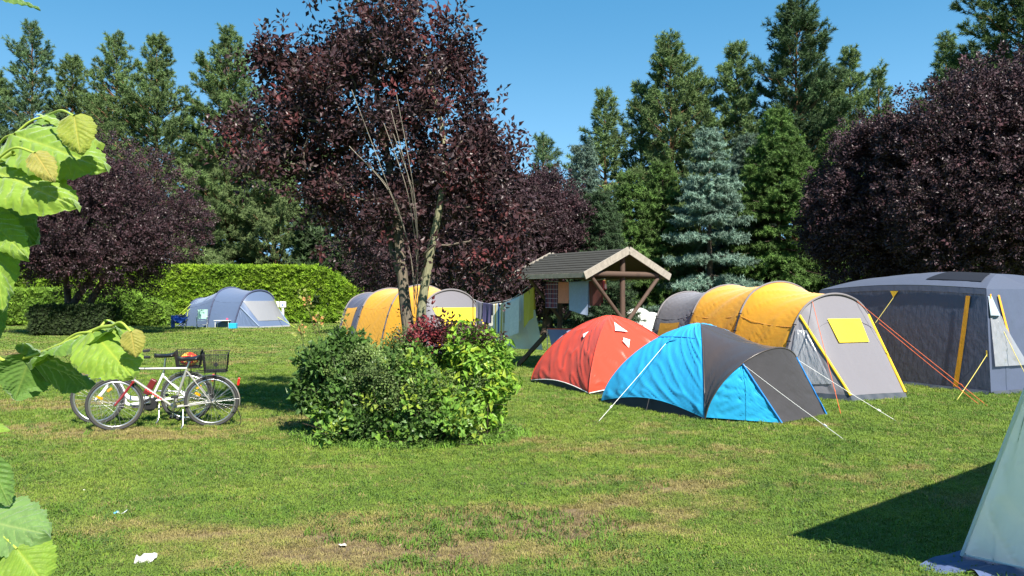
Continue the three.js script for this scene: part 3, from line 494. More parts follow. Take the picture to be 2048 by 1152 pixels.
{ // blue dome with grey porch
  const A = ground(1203, 806), B = ground(1410, 843), e = B.clone().sub(A), pr = new THREE.Vector3(-e.z, 0, e.x).normalize(); if (pr.x < 0) pr.negate();
  const C = B.clone().addScaledVector(pr, 2.2), D = A.clone().addScaledVector(pr, 2.2), top = lerp(A, C, 0.5), Hh = 1.27;
  const t = thing('dome_tent', 'bright blue dome tent with dark grey porch, nearest on the lawn', 'tent', top.clone(), 'dome tents on the lawn');
  const blue = fabric(0.004, 0.35, 0.66, { through: 0.16, coat: 0.5, coatRough: 0.3 }), brown = fabric(0.045, 0.032, 0.028, { through: 0.03, coat: 1, coatRough: 0.3 }), dgrey = fabric(0.034, 0.032, 0.036, { through: 0.04, coat: 0.12 }), navy = std(0.008, 0.014, 0.04, 0.6, 0, { side: THREE.DoubleSide }), trim = fabric(0.01, 0.2, 0.6, { through: 0 });
  const cs = [A, B, C, D], ps = cs.map(c => pole(c, top, Hh, 1.28));
  [[0, 1], [3, 0], [2, 3]].forEach(([i, j], k) => {
    const f = domePanel(ps[i], ps[j], 0.07, 0.16), pn = part('flysheet_panel', wrinkle(grid(f, 90, 64, 2.2, 2), 90, 64, 0.021, 6, 5, 70 + k, 0.06, 1.1), blue, t);
    part('inner_skirt', grid((u, v) => { const p = f(u, 0); return lerp(p.clone().setY(0.003).lerp(top.clone().setY(0), -0.01), p, v).lerp(top.clone().setY(0.1), 0.025); }, 20, 2), navy, t);
    if (k === 0) {
      part('upper_seam', tube(Array.from({ length: 16 }, (_, q) => f(q / 15, 0.66).addScaledVector(YUP, 0.004).addScaledVector(pr, -0.004)), 0.006, 5, 30), trim, pn);
      const hook = f(0.34, 0.6).add(V(-0.03, 0.03, -0.03));
      part('vent_hood', grid((u, v) => lerp(lerp(f(0.34, 0.58), hook, 0.5), f(0.5 - 0.1 * u, 0.665 - 0.05 * v), v).add(V(-0.04 * (1 - v), 0.02, -0.04 * (1 - v))), 6, 6, 0.3, 0.3), dgrey, pn);
      rope(t, f(0.36, 0.58).add(V(-0.05, 0.0, -0.05)), ground(1195, 845), ropeWhite, 0.0035);
      for (const u of [0.5, 0.98]) part('peg_loop', cyl(f(u, 0), f(u, 0).setY(0).add(V(-0.06, 0, -0.06)), 0.008, 0.008, 5), blackMat, t);
    }
  });
  part('pole_sleeve', tube([...Array.from({ length: 15 }, (_, k) => ps[1](k / 15)), ...Array.from({ length: 16 }, (_, k) => ps[3](1 - k / 15))].map(p => p.addScaledVector(YUP, 0.006)), 0.01, 6, 60), brown, t);
  const outw = e.clone().normalize(), mid = lerp(B, C, 0.5);
  const arch = s => { const a = Math.PI * (1 - s), x = -Math.cos(a) * -1, p = lerp(B, C, 0.41 + 0.41 * Math.sign(x) * Math.pow(Math.abs(x), 1.05)); const y = Math.pow(Math.sin(a), 0.8); p.y = 0.03 + 0.99 * y; return p.addScaledVector(outw, 0.52 * Math.pow(y, 1.3)); };
  const ridge = s => s < 0.5 ? ps[1](s * 2) : ps[2](2 - 2 * s);
  part('porch_roof', wrinkle(grid((u, v) => { const p = lerp(arch(u), ridge(u), v); p.y -= 0.07 * Math.sin(Math.PI * v) * Math.sin(Math.PI * u); return p; }, 56, 26, 3, 1), 56, 26, 0.014, 8, 3, 80, 0.05, 0.4), brown, t);
  part('porch_pole', tube(Array.from({ length: 25 }, (_, k) => arch(k / 24).addScaledVector(YUP, 0.006)), 0.011, 6, 60), brown, t);
  const E = ground(1563, 849).setY(0.02), Fp = ground(1652, 831).setY(0.02), s0 = 0.27, s1 = 0.7, fr = (u, v) => lerp(arch(s0 + (s1 - s0) * u), lerp(E, Fp, u), v);
  const fp = part('porch_front', wrinkle(grid(fr, 34, 34, 1, 1), 34, 34, 0.014, 5, 5, 83, 0.05, 0.6), dgrey, t);
  for (const q of [0, 1]) part('edge_trim', tube(Array.from({ length: 10 }, (_, k) => fr(q, k / 9).addScaledVector(outw, 0.008)), 0.012, 6, 24), trim, fp);
  part('porch_side', wrinkle(grid((u, v) => lerp(arch(s0 * (1 - v) + 0.004), lerp(arch(s0), E, v), u), 30, 34, 1, 1), 30, 34, 0.018, 4, 6, 84, 0.04, 1.2), blue, t);
  part('porch_side', wrinkle(grid((u, v) => lerp(arch(s1 + (0.996 - s1) * v), lerp(arch(s1), Fp, v), u), 30, 30, 1, 1), 30, 30, 0.015, 4, 6, 85, 0.04, 1.2), blue, t);
  rope(t, arch(0.27), ground(1692, 882), ropeWhite, 0.003); rope(t, arch(0.72), ground(1796, 844), ropeWhite, 0.003);
}
{ // big dark grey tent at right
  const N = ground(1982, 789), back = new THREE.Vector3(-0.40, 0, -0.917).normalize(), inw = new THREE.Vector3(-back.z, 0, back.x); if (inw.x < 0) inw.negate();
  const L = 4.6, W = 3.4, he = 1.9, hr = 2.18, lean = 0.3, t = thing('frame_tent', 'large dark grey house-shaped tent at the right edge', 'tent', N.clone(), 'family tents on the lawn');
  const slate = fabric(0.058, 0.074, 0.125, { through: 0.04, coat: 0.45, coatRough: 0.3, bump: 0.006 }), slateLt = fabric(0.06, 0.075, 0.118, { through: 0.04, coat: 0.35 }), mesh = std(0.012, 0.012, 0.016, 0.6), pale = fabric(0.33, 0.42, 0.48, { through: 0.1 }), strip = fabric(0.75, 0.33, 0.01, { through: 0.02 }), yel = fabric(0.78, 0.5, 0.02, { through: 0.02 });
  const PT = (l, w, y) => N.clone().addScaledVector(back, l).addScaledVector(inw, w).setY(y);
  const eave = l => he + 0.09 * Math.sin(Math.PI * clamp(l / L)) - 0.02;
  const wall = (u, v) => PT(lean * v + u * (L - 2 * lean * v), lean * v, 0.03 + v * (eave(u * L) - 0.03));
  const w0 = part('side_wall', wrinkle(grid(wall, 120, 50, L, 1.9), 120, 50, 0.0045, 7, 2, 90, 0.04, 0.4), slate, t);
  const roof = (u, v) => { const hip = v < 0.5 ? v * 2 : 2 - 2 * v, in0 = lean + 0.75 * hip, l = in0 + u * (L - 2 * in0), w = lean + v * (W - 2 * lean), q = 1 - Math.pow(Math.abs(v * 2 - 1), 1.7); return PT(l, w, eave(u * L) + (hr - he + 0.02) * q * (1 - 0.06 * Math.sin(Math.PI * u)) + 0.01); };
  const rf = part('roof', wrinkle(grid(roof, 50, 40, L, W), 50, 40, 0.012, 6, 4, 91, 0.05), slateLt, t);
  part('roof_window', grid((u, v) => roof(0.04 + 0.33 * u, 0.12 + 0.3 * v).addScaledVector(YUP, 0.014), 16, 16, 1, 1), mesh, rf);
  part('eave_band', grid((u, v) => { const p = wall(u, 1 - 0.055 * v); return p.addScaledVector(inw, -0.012 - 0.012 * v); }, 60, 3, L, 0.12), slateLt, t);
  for (const e of [0, 1]) {
    const gw = (u, v) => { const ww = lean * v + u * (W - 2 * lean * v); const l = e ? L - lean * v : lean * v; return PT(l, ww, 0.03 + v * (eave(0) - 0.03)); };
    const g0 = part('end_wall', wrinkle(grid(gw, 40, 30, W, 1.9), 40, 30, 0.025, 6, 3, 93 + e), slate, t);
    part('gable', grid((u, v) => { const q = roof(e, u), w = gw(u, 1); return lerp(w, q, v); }, 30, 4, W, 0.6), slateLt, t);
    if (!e) {
      const o2 = back.clone().multiplyScalar(-0.02), q = (u, v) => gw(u, v).add(o2);
      part('window', wrinkle(grid((u, v) => q(0.015 + (0.08 + 0.2 * (1 - v)) * u, 0.25 + 0.5 * v).addScaledVector(back, -0.05 * (1 - v)), 20, 20, 1, 1), 20, 20, 0.03, 4, 5, 95, 0.05, 0.5), clearPlastic, g0);
      part('hood', grid((u, v) => q(0.005 + 0.085 * u * (0.4 + 0.6 * v), 0.93 - 0.19 * v).addScaledVector(back, -0.1 * v * Math.sin(Math.PI * clamp(u * 0.8 + 0.1))), 8, 10, 0.3, 0.4), pale, g0);
      part('trim_strip', grid((u, v) => q(0.09 + 0.018 * u + 0.1 * v, 0.94 - 0.6 * v).addScaledVector(back, -0.015), 2, 12), strip, g0);
      part('trim_strip', grid((u, v) => q(0.016 + 0.012 * u, 0.95 - 0.1 * v).addScaledVector(back, -0.015), 2, 4), strip, g0);
      rope(t, gw(0.12, 0.6).add(o2), gw(0.12, 0).setY(0).addScaledVector(back, -0.55), ropeYellow, 0.006);
    }
  }
  const o3 = inw.clone().multiplyScalar(-0.025);
  const st = part('trim_strip', grid((u, v) => wall(0.075 + 0.022 * u + 0.09 * v - (0.03 * v), 0.92 - 0.9 * v).add(o3), 3, 24, 0.1, 1.8), strip, w0);
  part('trim_strip', grid((u, v) => wall(0.004 + 0.006 * u, 0.4 - 0.06 * v).add(o3), 2, 4), yel, w0);
  part('guy_tab', grid((u, v) => wall(0.49 + (u - 0.5) * 0.05 * (1 - v), 0.94 - 0.07 * v).add(o3), 4, 4), yel, w0);
  rope(t, wall(0.49, 0.87).add(o3), wall(0.49, 0).setY(0).addScaledVector(inw, -0.9).addScaledVector(back, 0.5), ropeYellow, 0.0055);
  rope(t, wall(0.006, 0.36).add(o3), ground(1914, 800), ropeYellow, 0.006);
  part('mud_flap', plainMerge([grid((u, v) => wall(u, 0).setY(0.06 * (1 - v) + 0.002).addScaledVector(inw, -0.03 - 0.06 * v + 0.015 * Math.sin(u * 47)), 60, 2), grid((u, v) => PT(0, u * W, 0.06 * (1 - v) + 0.002).addScaledVector(back, -0.03 - 0.06 * v + 0.015 * Math.sin(u * 40)), 40, 2)]), flapDark, t);
}
{ // pale tent cut by the right edge of the photo
  const T = V(2.88, 1.95, 4.02), r = new THREE.Vector3(0.76, 0, -0.64).normalize(), n = new THREE.Vector3(-r.z, 0, r.x); if (n.x > 0) n.negate();
  const C1 = ground(1924, 1132), C2 = T.clone().setY(0).addScaledVector(r, 0.81).addScaledVector(n, -0.91), E2 = T.clone().addScaledVector(r, 4.4), B1 = C1.clone().addScaledVector(r, 4), B2 = C2.clone().addScaledVector(r, 4);
  const t = thing('ridge_tent', 'pale blue canvas tent corner cut off by the right edge', 'tent', C1.clone());
  const canvas = fabric(0.74, 0.8, 0.84, { through: 0.4, coat: 0.05, bump: 0.006 }), sheet = fabric(0.06, 0.09, 0.19, { through: 0.02, coat: 0.3 });
  const g0 = C1.clone().setY(0.07), g1 = C2.clone().setY(0.07);
  const face = (u, v) => { const q = lerp(lerp(g0, g1, u), T, v); return q.addScaledVector(r, 0.05 * Math.sin(Math.PI * v) * Math.sin(Math.PI * u)); };
  const fw = part('front_wall', wrinkle(grid(face, 60, 90, 1.5, 2.2), 60, 90, 0.035, 3, 2.2, 101, 0.04, 0.9), canvas, t);
  part('seam', tube(Array.from({ length: 12 }, (_, k) => face(0.1 * (1 - k / 11) + 0.004, k / 11).addScaledVector(r, -0.004)), 0.003, 4, 24), fabric(0.4, 0.5, 0.52), fw);
  part('edge_trim', tube(Array.from({ length: 14 }, (_, k) => face(0, k / 13).addScaledVector(r, -0.004)), 0.012, 6, 30), canvas, fw);
  part('peg', peg(C1.clone().add(V(-0.05, 0, 0.03)), new THREE.Vector3(-0.5, 1, 0)), pegMat, t); part('peg_loop', tube([face(0.01, 0.01), C1.clone().add(V(-0.02, 0.05, 0.01)), C1.clone().add(V(-0.05, 0.02, 0.03))], 0.004, 5, 8), blackMat, t);
  part('hem', tube(Array.from({ length: 14 }, (_, k) => face(k / 13, 0.004).addScaledVector(r, -0.006)), 0.006, 5, 26), canvas, fw);
  part('side_wall', wrinkle(grid((u, v) => lerp(lerp(g0, B1.clone().setY(0.05), u), lerp(T, E2, u), v), 30, 30, 3, 2), 30, 30, 0.02, 4, 3, 102), canvas, t);
  part('side_wall', grid((u, v) => lerp(lerp(g1, B2.clone().setY(0.05), u), lerp(T, E2, u), v), 20, 20, 3, 2), canvas, t);
  part('groundsheet', wrinkle(grid((u, v) => { const p = lerp(C1, C2, u * 0.6 - 0.02); p.addScaledVector(r, 0.12 - 0.55 * v * (0.6 + 0.5 * noise2(u * 7, 1, 0, 3))).addScaledVector(n, 0.14 * v); p.y = 0.012 + 0.05 * (1 - v) + 0.06 * noise2(u * 13 + v * 2, v * 2, 0, 6) * (0.2 + v); return p; }, 50, 12, 1.5, 0.4), 50, 12, 0.01, 6, 3, 104), sheet, t);
}
{ // white tents behind the red dome
  const white = fabric(0.75, 0.76, 0.74, { through: 0.3, coat: 0.05 });
  for (const [px, d, hw, h, l] of [[1272, 34.5, 0.8, 1.25, 'small white tent nearer the shelter post, partly hidden'], [1297, 33.6, 0.75, 1.08, 'small white dome tent behind the red tent, beside green chair']]) {
    const b = V((px - 1024) / F * d, 0, d), t = thing('white_tent', l, 'tent', b, 'white tents far behind the red dome');
    const h0 = hoop(b.clone().add(V(0, 0, -0.55)), new THREE.Vector3(1, 0, 0), hw, h), h1 = hoop(b.clone().add(V(0.1, 0, 0.6)), new THREE.Vector3(1, 0, 0), hw, h * 0.95);
    part('roof_panel', wrinkle(grid(loft(h0, h1, 0.04), 30, 10, 2, 1), 30, 10, 0.02, 6, 2, 111), white, t);
    part('front_wall', wrinkle(grid((u, v) => lerp(h0(u), b.clone().add(V((u - 0.5) * hw * 2.1, 0.01, -0.85)), v), 24, 12, 1, 1), 24, 12, 0.02, 6, 2, 112), white, t);
    part('rear_wall', grid((u, v) => lerp(h1(u), b.clone().add(V((u - 0.5) * hw * 1.6 + 0.1, 0.01, 0.95)), v), 16, 8), white, t);
  }
}

// ---------------------------------------------------------------- drying shelter
const logMat = wood(0.1, 0.062, 0.045), fasciaMat = wood(0.36, 0.33, 0.285), roofMat = wood(0.06, 0.058, 0.05), darkLog = wood(0.06, 0.035, 0.025);
const shN = V(1.62, 0, 17.0), shR = new THREE.Vector3(0.82, 0, -0.572).normalize(), shB = new THREE.Vector3(-0.572, 0, -0.82).normalize();
const SH = (w, l, y) => shN.clone().addScaledVector(shR, w).addScaledVector(shB, l).setY(y);   // w across the gable, l back along the ridge
{
  const W = 2.46, L = 2.85, he = 2.22, hr = 2.78, t = thing('drying_shelter', 'dark wooden shelter with slatted pitched roof over hanging washing', 'shelter', SH(W / 2, 0.3, 0));
  const roofP = (s, q, l, lift = 0) => { const w = s < 0 ? W / 2 * q : W - W / 2 * q, y = he + (hr - he) * q + lift; return SH(w, l, y); };
  for (const s of [-1, 1]) {
    for (let k = 0; k < 9; k++) {      // overlapping weatherboards
      const q0 = k / 9 - 0.015, q1 = (k + 1) / 9 + 0.02, g = grid((u, v) => { const q = q0 + (q1 - q0) * clamp((v - 0.15) / 0.7), p = roofP(s, q, 0.03 + u * (L - 0.06)); const edge = v < 0.15 ? -0.03 : v > 0.85 ? -0.012 : 0; p.y += 0.1 - 0.085 * clamp((v - .15) / .7) + edge * 1.5; return p; }, 12, 7, 6, 0.3);
      part('roof_board', g, roofMat, t);
    }
    const sheet = (l0, l1) => grid((u, v) => roofP(s, v, l0 + (l1 - l0) * u, -0.015), 8, 8, 4, 1);
    part('roof_lining', sheet(0.06, L - 0.06), darkLog, t);
    for (const l of [0, L]) part('fascia_board', beam(roofP(s, -0.06, l, 0.0), roofP(s, 1.0, l, 0.0), 0.035, 0.17, YUP, 0.006), fasciaMat, t);
    part('eave_board', beam(roofP(s, -0.03, 0.05, 0.0), roofP(s, -0.03, L - 0.05, 0.0), 0.03, 0.11), wood(0.3, 0.27, 0.22), t);
    part('purlin', cyl(SH(s < 0 ? 0.28 : W - 0.28, 0.1, he - 0.0), SH(s < 0 ? 0.28 : W - 0.28, L - 0.1, he - 0.0), 0.06, 0.06, 10), darkLog, t);
  }
  part('ridge_pole', cyl(SH(W / 2, 0.1, hr - 0.1), SH(W / 2, L - 0.1, hr - 0.1), 0.06, 0.06, 10), darkLog, t);
  for (const l of [0.22, 2.5]) {
    part('post', cyl(SH(W / 2, l, -0.05), SH(W / 2, l, hr - 0.06), 0.068, 0.062, 12), logMat, t);
    part('collar_beam', cyl(SH(0.22, l - 0.1, he + 0.02), SH(W - 0.22, l - 0.1, he + 0.02), 0.065, 0.065, 10), logMat, t);
    for (const s of [-1, 1]) part('brace', cyl(SH(W / 2 + s * 0.06, l - 0.11, 1.18), SH(W / 2 + s * (W / 2 - 0.2), l - 0.11, he - 0.04), 0.046, 0.046, 10), logMat, t);
  }
}
// ---------------------------------------------------------------- washing
const lineMat = std(0.6, 0.6, 0.58, 0.7);
function printTex(fn) { return dataTex(256, (u, v) => { const c = fn(u, v); return [toS(c[0]), toS(c[1]), toS(c[2])]; }, true); }
function laundry(name, label, a, b, drop, back, mat, folds, sd, slip = 0) {   // cloth folded over the line between a and b
  const w = a.distanceTo(b), dir = b.clone().sub(a).normalize(), n = new THREE.Vector3(-dir.z, 0, dir.x).normalize(); if (n.z < 0) n.negate();   // towards the camera
  const T = drop + back + 0.04, f = (u, v) => {
    const s = v * T, p = lerp(a, b, u), sw = (noise2(u * folds + sd, 0.5, 0, sd) - 0.5) * 2;
    let y, o; if (s < drop) { const k = (drop - s) / drop; y = -(drop - s) ; o = 0.015 + (0.02 + 0.055 * sw) * k; p.addScaledVector(dir, (u - 0.5) * -0.1 * w * k * (folds > 4 ? 1 : 0.3)); } else if (s < drop + 0.04) { const k = (s - drop) / 0.04; y = 0.008 * Math.sin(Math.PI * k); o = 0.015 - 0.03 * k; } else { const k = (s - drop - 0.04) / back; y = -k * back; o = -0.015 - (0.02 - 0.04 * sw) * k; }
    p.y += y + slip * (u - 0.5) * (s < drop ? (drop - s) / drop : 0); return p.addScaledVector(n, o);
  };
  const m = part(name, grid(f, Math.max(16, folds * 6), 40, w, T), mat); m.geometry.computeBoundingBox(); const c = m.geometry.boundingBox.getCenter(new THREE.Vector3()).setY(0);
  m.geometry.translate(-c.x, 0, -c.z); m.position.copy(c);
  return tag(m, label, name.split('_').pop(), 'washing hung out to dry');
}
const terry = (r, g, b, map) => new THREE.MeshPhysicalMaterial({ color: rgb(r, g, b), map: map ?? clothGrain, roughness: 0.97, side: THREE.DoubleSide, transmission: 0.22, thickness: 0 });
{
  const lineY = 2.1, w0 = 0.62, pt = l => SH(w0, l, lineY - 0.02 * Math.sin(l)), l0 = part('clothes_line', tube([SH(w0, 0.12, 2.13), pt(0.8), pt(1.6), SH(w0, 2.4, 2.13)], 0.006, 5, 20), lineMat);
  tag(l0, 'thin line strung under the shelter roof carrying towels', 'clothesline');
  const on = px => { let best = 0, bd = 1e9; for (let l = 0.1; l < 2.5; l += 0.01) { const p = pt(l), q = Math.abs(1024 + F * p.x / -p.z - px); if (q < bd) { bd = q; best = l; } } return pt(best); };
  const plaid = printTex((u, v) => { const a = (u * 9) % 1, b = (v * 9) % 1; let c = [0.16, 0.03, 0.06]; if (a < 0.35) c = [0.06, 0.02, 0.07]; if (a > 0.6 && a < 0.75) c = [0.3, 0.07, 0.09]; if ((b < 0.1 && v < 0.6) || a > 0.93) c = [0.55, 0.4, 0.5]; return c; });
  const floral = printTex((u, v) => { const h = hash(Math.floor(u * 9), Math.floor(v * 9), 4); return h < 0.3 ? [0.5, 0.05, 0.08] : h < 0.5 ? [0.1, 0.3, 0.35] : h < 0.65 ? [0.6, 0.5, 0.1] : [0.7, 0.68, 0.66]; });
  laundry('plaid_towel', 'purple and red plaid towel, first under the shelter roof', on(1092), on(1117), 0.62, 0.45, terry(1, 1, 1, plaid), 4, 1);
  laundry('salmon_towel', 'salmon pink towel between plaid and light blue towels', on(1117.5), on(1138), 0.5, 0.42, terry(0.85, 0.3, 0.2), 2, 2);
  laundry('blue_towel', 'light blue towel hanging under the shelter roof', on(1139), on(1178), 0.72, 0.6, terry(0.4, 0.47, 0.66), 3, 3, -0.12);
  laundry('maroon_towel', 'dark maroon towel right of the light blue towel', on(1179), on(1205), 0.56, 0.5, terry(0.17, 0.035, 0.026), 3, 4);
  laundry('patterned_top', 'small colourful patterned top beside the shelter post brace', on(1206), on(1217), 0.22, 0.2, terry(1, 1, 1, floral), 2, 5);
  laundry('beige_towel', 'beige pink towel behind the front brace, above white cloth', on(1217.5), on(1232), 0.52, 0.5, terry(0.5, 0.3, 0.23), 3, 6);
  laundry('white_sheet', 'long white cloth hanging next to the front post', on(1232.5), on(1241), 0.9, 0.85, terry(0.72, 0.72, 0.75), 2, 7);
  // line from the orange tent to the shelter
  const A = at(946, 598, 21.0), B = SH(0.42, 2.42, 2.02), sag = 0.28, ln = u => { const p = lerp(A, B, u); p.y -= sag * 4 * u * (1 - u); return p; };
  const l1 = part('clothes_line', tube(Array.from({ length: 12 }, (_, k) => ln(k / 11)), 0.006, 5, 40), lineMat); const tie = part('clothes_prop', cyl(A.clone().setY(-0.02), A.clone().setY(A.y + 0.06), 0.016, 0.014, 8), darkLog); tag(tie, 'thin dark prop pole holding the left end of the sagging line', 'pole');
  tag(l1, 'sagging clothes line between the thin prop pole and the shelter', 'clothesline');
  const on2 = px => { let best = 0, bd = 1e9; for (let u = 0; u <= 1; u += 0.002) { const p = ln(u), q = Math.abs(1024 + F * p.x / -p.z - px); if (q < bd) { bd = q; best = u; } } return ln(best); };
  const stripe = printTex((u, v) => { const a = (u * 4) % 1; return a < 0.3 ? [0.72, 0.7, 0.62] : a < 0.5 ? [0.6, 0.45, 0.12] : a < 0.75 ? [0.75, 0.73, 0.66] : [0.06, 0.14, 0.4]; });
  laundry('grey_trousers', 'grey trousers next to the orange tent on the sagging line', on2(953), on2(965), 0.62, 0.3, terry(0.25, 0.23, 0.28), 3, 8);
  laundry('navy_shorts', 'navy purple shorts on the sagging line', on2(967), on2(985), 0.5, 0.3, terry(0.05, 0.045, 0.13), 6, 9);
  laundry('striped_towel', 'striped white, yellow and blue towel on the sagging line', on2(987), on2(1008), 0.78, 0.5, terry(1, 1, 1, stripe), 8, 10);
  laundry('white_towel', 'bluish white towel hanging between striped and olive towels', on2(1012), on2(1040), 0.9, 0.6, terry(0.82, 0.79, 0.8), 3, 11);
  laundry('olive_towel', 'olive yellow towel by the shelter brace', on2(1048), on2(1068), 0.8, 0.55, terry(0.62, 0.46, 0.05), 3, 12, 0.1);
  { // big pale sheet behind them
    const a = on2(984).add(V(0, 0, 0.5)), b = on2(1064).add(V(0, 0, 0.5)); a.y -= 0.1; b.y -= 0.05;
    const f = (u, v) => { const p = lerp(a, b, u); p.x += (u - 0.45) * 0.5 * v; p.y -= v * (p.y - 0.42); p.z += 0.35 * v + 0.09 * (noise2(u * 6, v * 1.2, 0, 5) - 0.5) * (0.4 + v); return p; };
    const m = part('flysheet', wrinkle(grid(f, 40, 30, 1.4, 1.5), 40, 30, 0.03, 6, 4, 121), fabric(0.74, 0.72, 0.63, { through: 0.5, coat: 0.1 })); tag(m, 'large pale canvas sheet hanging behind the washing on the line', 'canvas', 'washing hung out to dry');
    const q = part('clothes_line', tube([on2(975).add(V(0, 0, 0.5)), lerp(a, b, 0.5).add(V(0, 0.015, 0)), SH(0.5, 2.7, 2.05)], 0.006, 5, 20), lineMat); tag(q, 'second line just behind, holding the pale canvas sheet', 'clothesline');
  }
}
{ // dark plank prop and camp chair behind the red tent
  const b = ground(1034, 733), m = part('timber_prop', beam(b.clone().setY(0.0), at(1092, 669, 18.7), 0.05, 0.11), darkLog); tag(m, 'dark timber leaning up from the lawn left of the red tent', 'timber');
  const c = at(1124, 690, 18.4).setY(0), t = thing('camp_chair', 'blue grey camp chair with red top rim behind the red tent', 'chair', c, 'folding chairs at the tents'), bl = fabric(0.2, 0.22, 0.36), X = (x, y, d) => c.clone().add(V(x, y, d));
  part('backrest', grid((u, v) => X(-0.34 + 0.68 * u + 0.12 * v * (u < 0.5 ? 1 : -1) * Math.abs(2 * u - 1), 0.98 - 0.5 * v, 0.05 - 0.1 * Math.sin(Math.PI * u) * 1.2 - 0.12 * v), 14, 8, 0.6, 0.5), bl, t);
  part('seat', grid((u, v) => X(-0.26 + 0.52 * u, 0.47 - 0.05 * Math.sin(Math.PI * u), -0.05 - 0.45 * v), 8, 6, 0.5, 0.45), bl, t);
  part('rim', tube(Array.from({ length: 9 }, (_, k) => X(-0.34 + 0.68 * k / 8, 0.985, 0.05 - 0.12 * Math.sin(Math.PI * k / 8))), 0.014, 6, 20), std(0.6, 0.08, 0.03, 0.6), t);
  for (const [x, d, x1, d1, y] of [[-0.34, 0.05, -0.34, 0.03, 0.98], [0.34, 0.05, 0.34, 0.03, 0.98], [-0.32, -0.5, -0.28, -0.48, 0.46], [0.32, -0.5, 0.28, -0.48, 0.46]]) part('leg', cyl(X(x, 0, d), X(x1, y, d1), 0.011, 0.011, 6), chrome, t);
}
function foldingChair(label, base, turn, mat, sc = 1) {
  const t = thing('folding_chair', label, 'chair', base, 'folding chairs at the tents'), ca = Math.cos(turn), sa = Math.sin(turn), X = (x, y, z) => new THREE.Vector3(base.x + (x * ca + z * sa) * sc, y * sc, base.z + (-x * sa + z * ca) * sc);
  part('backrest', wrinkle(grid((u, v) => X(-0.24 + 0.48 * u, 1.02 - 0.5 * v, -0.3 + 0.1 * v + 0.03 * Math.sin(Math.PI * u) * -1), 10, 8, 0.5, 0.5), 10, 8, 0.01, 3, 3, 5), mat, t);
  part('seat', grid((u, v) => X(-0.24 + 0.48 * u, 0.46 - 0.03 * Math.sin(Math.PI * u), -0.2 + 0.45 * v), 8, 6, 0.5, 0.45), mat, t);
  for (const s of [-1, 1]) { part('leg', cyl(X(s * 0.26, 0, 0.25), X(s * 0.26, 0.62, -0.18), 0.016, 0.016, 6), chrome, t); part('leg', cyl(X(s * 0.26, 0, -0.25), X(s * 0.26, 0.62, 0.22), 0.016, 0.016, 6), chrome, t); part('armrest', beam(X(s * 0.27, 0.63, -0.22), X(s * 0.27, 0.63, 0.25), 0.04, 0.03), std(0.6, 0.62, 0.6, 0.5), t); part('back_frame', cyl(X(s * 0.25, 0.46, -0.17), X(s * 0.25, 1.04, -0.31), 0.014, 0.014, 6), chrome, t); }
  part('stretcher', cyl(X(-0.26, 0.2, 0.12), X(0.26, 0.2, 0.12), 0.012, 0.012, 6), chrome, t);
}
foldingChair('mint green folding chair in front of the far blue tent', ground(404, 657), 0.25, terry(0.35, 0.62, 0.52));
foldingChair('dark green folding chair in front of the white tents', ground(1299, 675), -0.3, terry(0.06, 0.12, 0.11), 0.9);
